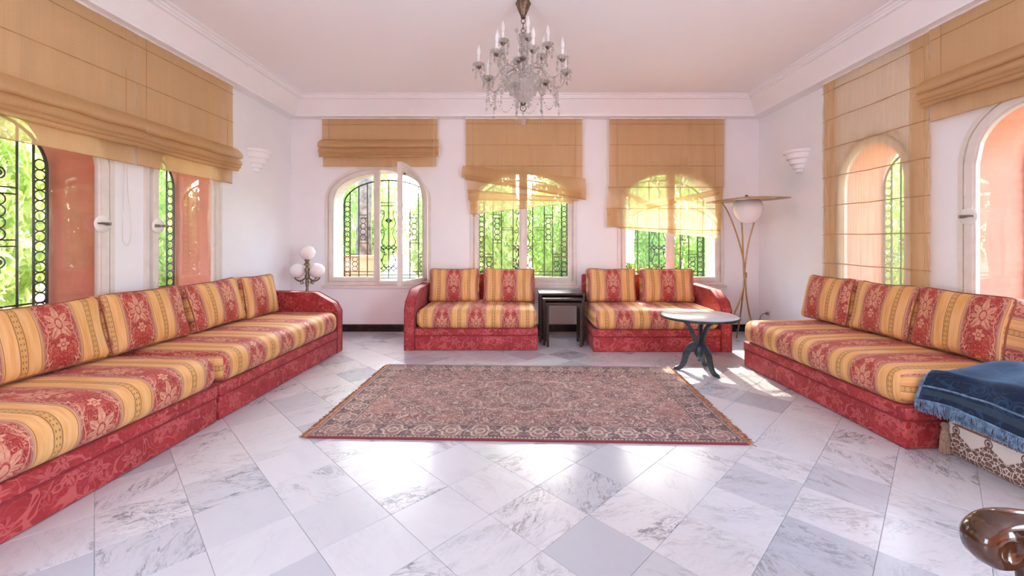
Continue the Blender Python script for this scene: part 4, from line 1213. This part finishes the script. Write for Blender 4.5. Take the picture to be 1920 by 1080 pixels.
# ------------------------------------------------------------------ chandelier
CD = 3.39
ch = empty('chandelier', (PX(981, CD), CD, 0), 0, label='crystal chandelier with candle bulbs and hanging glass drops', cat='chandelier')
b = B(); b.lathe([(0, 3.152), (0.055, 3.152), (0.058, 3.135), (0.050, 3.12), (0.044, 3.10), (0.034, 3.075), (0.024, 3.05), (0.018, 3.035), (0.020, 3.025), (0.008, 3.015), (0, 3.014)], 32, flute=0.06, nf=12)
b.build('canopy', M['bronze'], ch, smooth=True)
for k in range(4):
    b = B(); rr_ = 0.022 if k != 1 else 0.028; c = 3.0 - k * 0.038
    pts = [((rr_ * 0.75 * math.cos(2 * pi * i / 12)) if k % 2 == 0 else 0, 0 if k % 2 == 0 else rr_ * 0.75 * math.cos(2 * pi * i / 12), c + rr_ * math.sin(2 * pi * i / 12)) for i in range(12)]
    b.tube(pts, 0.0035, 5, True); b.build('chain_link', M['bronze'], ch, smooth=True)
b = B(); b.lathe([(0, 2.895), (0.012, 2.89), (0.030, 2.865), (0.012, 2.84), (0.010, 2.82), (0.022, 2.80), (0.010, 2.78), (0.009, 2.74), (0.026, 2.72), (0.034, 2.70), (0.012, 2.68), (0.010, 2.58), (0.02, 2.56), (0, 2.555)], 16)
b.build('stem', M['crystal'], ch, smooth=True)
b = B(); b.lathe([(0, 2.715), (0.020, 2.715), (0.03, 2.70), (0.024, 2.685), (0, 2.68)], 16); b.build('stem_collar', M['bronze'], ch, smooth=True)
b = B(); b.lathe([(0.030, 2.575), (0.10, 2.565), (0.142, 2.54), (0.145, 2.52), (0.130, 2.47), (0.09, 2.41), (0.045, 2.365), (0.018, 2.345), (0, 2.342)], 32, flute=0.05, nf=16)
b.build('bowl', M['crystal'], ch, smooth=True)
b = B(); b.lathe([(0, 2.352), (0.02, 2.350), (0.026, 2.340), (0.014, 2.328), (0, 2.326)], 14)
b.tube([(0.024 * math.cos(2 * pi * i / 14), 0, 2.305 + 0.024 * math.sin(2 * pi * i / 14)) for i in range(14)], 0.004, 5, True)
b.build('bottom_finial', M['bronze'], ch, smooth=True)
b = B(); b.ball((0, 0, 2.262), 0.012, 8); b.lathe([(0, 2.25), (0.012, 2.235), (0.020, 2.205), (0.012, 2.175), (0, 2.158)], 8); b.tube([(0, 0, 2.28), (0, 0, 2.25)], 0.0015, 4)
b.build('pendant_drop', M['crystal'], ch)
def drop_me(nb, tail):
    b = B(); z = 0.0
    for k in range(nb):
        b.ball((0, 0, z - 0.009), 0.0075, 6); z -= 0.019
    b.lathe([(0, z), (0.007, z - 0.012), (0.011, z - 0.028), (0.0, z - tail)], 6, (0, 0, 0))
    m = b.me('drop'); m.materials.append(M['crystal']); return m
drop_s, drop_m, drop_l = drop_me(1, 0.045), drop_me(3, 0.05), drop_me(6, 0.05)
b = B(); b.lathe([(0.008, 0.0), (0.020, 0.004), (0.038, 0.014), (0.047, 0.026), (0.045, 0.027), (0.034, 0.017), (0.008, 0.008)], 18, flute=0.05, nf=9); bob_me = b.me('drip_pan', smooth=True); bob_me.materials.append(M['crystal'])
b = B(); b.lathe([(0, -0.012), (0.010, -0.010), (0.021, 0.002), (0.022, 0.008), (0.0, 0.010)], 12); cup_me = b.me('cup', smooth=True); cup_me.materials.append(M['bronze'])
b = B(); b.lathe([(0.0115, 0.0), (0.0115, 0.075), (0.0, 0.077)], 12); can_me = b.me('candle', smooth=True); can_me.materials.append(M['candle_white'])
b = B(); b.lathe([(0.008, 0.0), (0.012, 0.012), (0.016, 0.032), (0.0155, 0.048), (0.009, 0.074), (0.003, 0.093), (0, 0.096)], 12); bulb_me = b.me('bulb', smooth=True); bulb_me.materials.append(M['bulb'])
def ch_arm(a, r, zc, path, rad, tilt=0.0):
    d = Vector((math.cos(a), math.sin(a), 0))
    b = B(); b.tube(spline([d * q + Vector((0, 0, z)) for q, z in path], 6), rad, 7); arm = b.build('arm', M['crystal'], ch, smooth=True)
    p = d * r
    ob('cup', cup_me, None, arm, (p.x, p.y, zc)); ob('drip_pan', bob_me, None, arm, (p.x, p.y, zc + 0.004))
    ob('candle', can_me, None, arm, (p.x, p.y, zc + 0.010), (tilt, tilt * .5, 0)); ob('bulb', bulb_me, None, arm, (p.x + tilt * .03, p.y - tilt * .08, zc + 0.084), (tilt, tilt * 0.5, 0))
    for k in range(6):
        t = 2 * pi * k / 6 + a
        ob('drop', drop_m if k % 2 else drop_s, None, arm, (p.x + 0.044 * math.cos(t), p.y + 0.044 * math.sin(t), zc + 0.026))
    ob('drop', drop_l, None, arm, tuple(d * (r * 0.78)) [:2] + (zc - 0.105,))
for k in range(8):
    a = 2 * pi * k / 8 + R(11)
    ch_arm(a, 0.355, 2.60, [(0.03, 2.56), (0.08, 2.625), (0.14, 2.635), (0.20, 2.56), (0.26, 2.495), (0.32, 2.505), (0.355, 2.59)], 0.0075, (0.12 if k in (1, 5) else 0.0))
for k in range(6):
    a = 2 * pi * k / 6 + R(40)
    ch_arm(a, 0.205, 2.755, [(0.02, 2.60), (0.06, 2.64), (0.12, 2.61), (0.17, 2.63), (0.205, 2.745)], 0.0065, (0.2 if k == 0 else 0.0))
for k in range(8):                                     # bead garlands swagged between the lower arms
    a, c = 2 * pi * k / 8 + R(11), 2 * pi * (k + 1) / 8 + R(11)
    p = Vector((0.29 * math.cos(a), 0.29 * math.sin(a), 2.49)); q = Vector((0.29 * math.cos(c), 0.29 * math.sin(c), 2.49))
    b = B()
    for i in range(13):
        t = i / 12; w = p.lerp(q, t); b.ball((w.x, w.y, w.z - 0.15 * math.sin(pi * t)), 0.007, 6)
    b.build('bead_garland', M['crystal'], ch)['kind'] = 'stuff'
    ob('drop', drop_l, None, ch, (p.x, p.y, 2.49))
    ob('drop', drop_m, None, ch, (p.x * 1.02, p.y * 1.02, 2.36))
for k in range(8):
    a = 2 * pi * k / 8
    ob('drop', drop_m, None, ch, (0.14 * math.cos(a), 0.14 * math.sin(a), 2.535))
    ob('drop', drop_s, None, ch, (0.06 * math.cos(a), 0.06 * math.sin(a), 2.375))
for k in range(4):                                     # looped glass feathers round the top of the stem
    a = 2 * pi * k / 4 + 0.4; d = Vector((math.cos(a), math.sin(a), 0))
    b = B(); b.tube(spline([d * 0.015 + Vector((0, 0, 2.73)), d * 0.04 + Vector((0, 0, 2.82)), d * 0.055 + Vector((0, 0, 2.90))], 5), 0.004, 6); b.ball(tuple(d * 0.057 + Vector((0, 0, 2.915))), 0.016, 10)
    b.build('feather', M['crystal'], ch, smooth=True)
    ob('drop', drop_l, None, ch, (0.03 * math.cos(a), 0.03 * math.sin(a), 2.90))

# ------------------------------------------------------------------ floor cushion, folded cushion and blue throw at the end of the right sofa
pc = empty('floor_cushion', (2.87, 1.86, 0), R(1), label='low cream floor cushion printed with brown flowers and corner tassel', cat='cushion')
b = B()
m, f = puff(0.70, 1.28, 0.205, 0.03, crown=(0, 0, 0.01), n=6, phase=0.0)
me_uv = m.uv_layers[0]
for pl in m.polygons:
    for li in pl.loop_indices:
        c = m.vertices[m.loops[li].vertex_index].co
        me_uv.data[li].uv = (c.y, c.z + 0.1025) if abs(pl.normal.x) > 0.6 else ((c.x, c.z + 0.1025) if abs(pl.normal.y) > 0.6 else (c.y + c.x, -1 if False else 0.3 + abs(c.x) * 0))
ob('cover', m, M['brown_damask'], pc, (0, 0, 0.1025))
b = B(); b.tube([p + Vector((0, 0, 0.1025)) for p in top_loop(f, 0.85)], 0.006, 6, True); b.build('piping', M['piping_gold'], pc, smooth=True)
b = B(); rnd = random.Random(3)
for k in range(26):
    a = 2 * pi * k / 26; b.tube([(0.012 * math.cos(a), 0.012 * math.sin(a), 0.15), (0.020 * math.cos(a), 0.020 * math.sin(a), 0.10), ((0.022 + rnd.uniform(0, .006)) * math.cos(a), 0.022 * math.sin(a), 0.006)], 0.003, 4)
b.ball((0, 0, 0.165), 0.020, 10)
b.build('tassel', M['tassel'], pc, (-0.362, 0.628, 0.0))
oc = empty('folded_cushion', (2.90, 1.84, 0.205), R(2), label='orange brown cushion sandwiched between the floor cushion and the blue throw', cat='cushion')
m, f = puff(0.62, 1.06, 0.28, 0.06, crown=(0, 0, 0.01), n=6); ob('cover', m, M['orange_cloth'], oc, (0, 0, 0.146))
b = B(); b.tube([p + Vector((0, 0, 0.146)) for p in top_loop(f, 0.0)], 0.006, 6, True); b.build('piping', M['piping_gold'], oc, smooth=True)

bt = empty('throw', (0, 0, 0), 0, label='deep blue velvet throw with pale blue fringe heaped at the sofa end', cat='throw')
def throw_pt(u, v):
    """u runs along the sofa end towards the camera (0..1), v from the hanging fringe edge (0) up and over to the wall (1)"""
    D = lerp(2.505, 1.30, u)
    lowz = lerp(0.335, 0.285, min(1, u * 2.2)); xe = lerp(2.36, 2.50, min(1, u * 1.6))
    if v < 0.35:
        t = v / 0.35; x = xe + 0.06 * t + 0.05 * t * t; z = lowz + (0.505 - lowz) * math.sin(t * pi / 2) ** 0.9
    else:
        t = (v - 0.35) / 0.65; x = xe + 0.11 + t * 0.62; z = 0.505 + 0.05 * math.sin(t * pi) + 0.015 * t
    z += 0.022 * mnoise.noise(Vector((x * 5, D * 5, 2.0))) * min(1, v * 4) + 0.012 * math.sin(D * 17 + x * 6) * min(1, v * 3)
    x += 0.018 * math.sin(D * 11 + 1.0) * (1 - v) + 0.012 * mnoise.noise(Vector((D * 9, z * 6, 0)))
    if u < 0.16: z -= 0.055 * (1 - u / 0.16) ** 2 * (1 if v > 0.3 else 0.5)
    return (x, D, z)
b = B(); b.grid(throw_pt, 60, 44, lambda u, v: (u * 1.36, v * 0.95)); 
b.build('cloth', M['velvet'], bt, smooth=True, solid=0.012)
b = B(); b.tube([throw_pt(i / 50, 0.10) for i in range(51)], 0.006, 5); b.build('border_cord', M['fringe_blue'], bt, smooth=True)
b = B(); b.tube([throw_pt(i / 50, 0.0) for i in range(51)], 0.006, 5); b.build('edge_cord', M['fringe_blue'], bt, smooth=True)
b = B(); rnd = random.Random(8)
for k in range(420):
    u = k / 419; p = Vector(throw_pt(u, 0.0)); L = rnd.uniform(0.055, 0.075)
    b.tube([p, p + Vector((-0.012 + rnd.gauss(0, .004), rnd.gauss(-.006, .008), -L * 0.5)), p + Vector((-0.010 + rnd.gauss(0, .008), rnd.gauss(-.012, .014), -L))], [0.0028, 0.0026, 0.0018], 4)
for k in range(120):
    v = k / 119 * 0.42; p = Vector(throw_pt(0.0, v)); L = rnd.uniform(0.045, 0.065)
    b.tube([p, p + Vector((-0.012, 0.004 + rnd.gauss(0, .003), -L * 0.5)), p + Vector((-0.02 + rnd.gauss(0, .008), 0.004, -L))], [0.0028, 0.0026, 0.0018], 4)
o = b.build('fringe', M['fringe_blue'], bt); o['kind'] = 'stuff'

# ------------------------------------------------------------------ wooden armchair of which only an arm shows
ac = empty('armchair', (1.36, 0.66, 0), 0, label='polished brown wooden armchair with a rounded scroll arm end', cat='armchair')
def arm_part(y):
    pts = spline([(-0.385, y, 0.628), (-0.36, y, 0.650), (-0.31, y, 0.655), (-0.22, y, 0.648), (0.0, y, 0.644), (0.30, y, 0.655)], 6)
    n = len(pts)
    b = B()
    rows = []
    for i, p in enumerate(pts):                       # flattened oval section, wide on the hand rest
        hw_ = 0.018 if i == 0 else (0.032 if p.x < -0.25 else 0.027); ht = 0.012 if i == 0 else 0.019
        rows.append([b.bm.verts.new((p.x, p.y + hw_ * math.cos(2 * pi * k / 16), p.z + ht * math.sin(2 * pi * k / 16))) for k in range(16)])
    for q0, q1 in zip(rows, rows[1:]):
        for k in range(16): b.bm.faces.new((q0[k], q0[(k + 1) % 16], q1[(k + 1) % 16], q1[k]))
    b.bm.faces.new(rows[0][::-1]); b.bm.faces.new(rows[-1])
    b.build('arm', M['arm_wood'], ac, smooth=True)
    b = B(); b.lathe([(0, -0.030), (0.020, -0.031), (0.024, -0.036), (0.038, -0.034), (0.048, -0.022), (0.052, 0.0), (0.048, 0.022), (0.038, 0.034), (0, 0.036)], 28)
    b.build('scroll', M['arm_wood'], ac, (-0.352, y, 0.612), (R(-90), 0, 0), smooth=True)
    b = B(); b.tube(spline([(-0.275, y, 0.635), (-0.285, y, 0.54), (-0.265, y, 0.46), (-0.25, y, 0.40)], 5), [0.018] * 5 + [0.015] * 5 + [0.020] * 6, 12); b.build('arm_post', M['arm_wood'], ac, smooth=True)
arm_part(0.24); arm_part(-0.30)
for x in (-0.25, 0.28):
    for y in (0.24, -0.30):
        b = B(); b.tube([(x, y, 0.0), (x, y, 0.20), (x, y, 0.42)], [0.016, 0.020, 0.024], 10); b.build('leg', M['arm_wood'], ac, smooth=True)
m, _ = puff(0.58, 0.56, 0.10, 0.035, crown=(0, 0, 0.02), n=4); ob('seat', m, M['seat_leather'], ac, (0.02, -0.03, 0.43))
b = B(); b.prism([(-0.30, 0.40), (0.24, 0.40), (0.24, 0.92), (0.10, 1.0), (-0.16, 1.0), (-0.30, 0.92)], 0.28, 0.32, 'x'); b.build('backrest', M['arm_wood'], ac, bevel=0.008)

# ------------------------------------------------------------------ socket and plug by the floor lamp
wp = empty('wall_socket', (XR, PX(1442, 1) and F * XR / (1442 - CX), PZ(588, F * XR / (1442 - CX))), R(-90), label='white wall socket with plugged cable low on the wall near the floor lamp', cat='socket')
b = B(); b.box(-0.042, 0.042, -0.012, 0, -0.042, 0.042); b.build('plate', M['plastic_white'], wp, bevel=0.004, smooth=True)
b = B(); b.lathe([(0, 0), (0.018, 0), (0.016, 0.03), (0.006, 0.04), (0, 0.04)], 12); b.build('plug', M['aged_brass'], wp, (0, -0.010, 0), (R(90), 0, 0), smooth=True)
b = B(); b.tube(spline([(0, -0.045, 0), (-0.02, -0.07, -0.01), (-0.07, -0.075, -0.06), (-0.12, -0.06, -0.17), (-0.16, -0.04, -0.255)], 5), 0.004, 6); b.build('cable', M['bronze'], wp, smooth=True)

# ------------------------------------------------------------------ the garden outside
b = B(); b.grid(lambda u, v: (-40 + 80 * u, -30 + 80 * v, -0.35 + 0.0 * u), 8, 8)
tag(b.build('ground', M['earth']), 'garden ground outside the windows', 'ground', kind='structure')
b = B(); b.box(XL - TH - 1.9, XL - TH, -3.0, YB + TH, 2.62, 2.78)  # unseen slab added to keep sky light off the left reveals
tag(b.build('porch_roof', M['coral_plaster']), 'terracotta porch roof outside the narrow windows of the sofa row', 'roof', kind='structure')
b = B(); b.box(XL - TH - 2.15, XL - TH - 1.9, -4.0, 2.2, -0.36, 2.78)  # unseen wall added to darken the left window reveals further
tag(b.build('porch_wall', M['coral_plaster']), 'terracotta porch wall outside the narrow windows of the sofa row', 'wall', kind='structure')
rnd = random.Random(21)
def foliage(n, seed, leaf=0.11, palmy=False):
    r = random.Random(seed); b = B(); bm = b.bm
    for _ in range(n):
        while True:
            p = Vector((r.uniform(-1, 1), r.uniform(-1, 1), r.uniform(-1, 1)))
            if p.length < 1: break
        p = p.normalized() * (p.length ** 0.45)
        bump_ = 1 + 0.25 * mnoise.noise(p * 2.4 + Vector((seed, 0, 0)))
        c = Vector((p.x, p.y, p.z)) * bump_
        d = Vector((r.gauss(0, 1), r.gauss(0, 1), r.gauss(-0.2, 0.8))).normalized(); s_ = d.orthogonal().normalized()
        s_ = Matrix.Rotation(r.uniform(0, 6.28), 3, d) @ s_
        L = leaf * r.uniform(0.6, 1.3); W = L * 0.28
        up = d.cross(s_) * (L * 0.1)
        q = [c, c + d * L * 0.5 + s_ * W + up, c + d * L, c + d * L * 0.5 - s_ * W + up]
        bm.faces.new([bm.verts.new(v) for v in q])
    return b.me('foliage', fix=False)
fol = [foliage(15000, 3, 0.085), foliage(15000, 5, 0.075), foliage(15000, 9, 0.095)]
for q_, nm in zip(fol, ('leaf_a', 'leaf_b', 'leaf_c')): q_.materials.append(M[nm])
def shrub(x, y, rx, rz_, kind, label, group='garden shrubs outside the windows'):
    e = empty('shrub', (x, y, -0.35), rnd.uniform(0, 6.28), label=label, cat='shrub', group=group)
    o = ob('foliage', fol[kind], None, e, (0, 0, rz_ * 0.98)); o.scale = (rx, rx, rz_)
    b = B()
    for k in range(4):
        a = 2 * pi * k / 4 + 0.3; b.tube([(0.05 * math.cos(a), 0.05 * math.sin(a), -0.02), (rx * 0.25 * math.cos(a), rx * 0.25 * math.sin(a), rz_ * 0.7), (rx * 0.5 * math.cos(a), rx * 0.5 * math.sin(a), rz_ * 1.4)], [0.03, 0.02, 0.008], 6)
    b.build('stems', M['bark'], e, smooth=True)
W1, W2, W3 = 'the window with the open sash', 'the window above the nest of tables', 'the window beside the floor lamp'
for x, y, rx, rz_, k, lab in (
        (-4.6, 11.9, 1.2, 2.35, 2, 'pale lime shrub behind the grey tree trunk and low terracotta wall'),
        (-1.6, 11.9, 1.2, 1.9, 0, 'sunny green shrub deep in the garden past the swung open sash'),
        (-1.1, 9.0, 1.12, 1.72, 2, 'pale lime shrub close behind the swung open sash'),
        (1.4, 11.9, 1.2, 1.9, 0, 'sunny green shrub deep in the garden behind ' + W2),
        (1.9, 9.0, 1.15, 1.68, 1, 'deep green shrub close behind ' + W2),
        (4.4, 11.9, 1.2, 2.3, 0, 'sunny green shrub deep in the garden behind ' + W3),
        (5.0, 9.0, 1.15, 1.68, 1, 'deep green shrub behind the floor lamp')):
    shrub(x, y, rx, rz_, k, lab)
for x, y, rx, rz_, k, lab in (
        (-7.0, 4.9, 1.15, 2.1, 2, 'lime shrub seen through the grille of the narrow window farther from the globe lamp'),
        (-7.0, 7.75, 1.12, 2.2, 0, 'leafy bright shrub seen through the grille of the narrow window nearer the globe lamp'),
        (-8.1, 10.7, 1.15, 1.7, 1, 'dark green shrub at the house corner beyond the globe lamp'),
        (-10.5, 5.6, 1.5, 2.3, 1, 'tall dark green shrub rising behind the lime one')):
    shrub(x, y, rx, rz_, k, lab, 'garden shrubs beside the house')
for x, y, rx, rz_, k, lab in ((7.7, 8.1, 1.1, 1.7, 0, 'sunlit green shrub outside the long lowered blind'), (7.8, 4.9, 1.25, 1.6, 1, 'dark green shrub outside the coral window')):
    shrub(x, y, rx, rz_, k, lab, 'garden shrubs by the coral windows')
# tree trunk and low wall outside the window with the open sash
tr = empty('tree', (PX(683, 8.3), 8.3, -0.35), 0, label='grey rough tree trunk behind the window with the open sash', cat='tree')
b = B(); b.tube([(0, 0, -0.02), (0.02, 0, 0.8), (-0.02, 0.02, 1.8), (0.03, 0, 3.0), (0.06, 0.1, 4.4)], [0.20, 0.16, 0.145, 0.13, 0.10], 12); b.build('trunk', M['bark'], tr, smooth=True)
o = ob('crown', fol[1], None, tr, (0, 0.5, 5.4)); o.scale = (1.2, 1.2, 1.1)
ct = empty('shade_tree', (-0.12, 11.5, -0.35), 0, label='tall broad tree shading the back windows from above', cat='tree')
b = B(); b.tube([(0, 0, -0.02), (0.05, 0.05, 1.5), (-0.05, 0, 3.0), (0.0, 0, 5.6)], [0.14, 0.12, 0.11, 0.05], 10); b.build('trunk', M['bark'], ct, smooth=True)
m = foliage(9000, 14, 0.16); m.materials.append(M['leaf_b']); o = ob('crown', m, None, ct, (0, 0, 5.95)); o.scale = (1.75, 1.0, 1.45)
b = B(); b.box(PX(640, 7.6), PX(706, 7.6), 7.5, 7.72, -0.36, PZ(484, 7.6)); b.box(PX(640, 7.6) - .03, PX(706, 7.6) + .03, 7.47, 7.75, PZ(484, 7.6), PZ(484, 7.6) + 0.05)
tag(b.build('garden_wall', M['coral_plaster']), 'low terracotta garden wall below the tree trunk', 'garden wall')
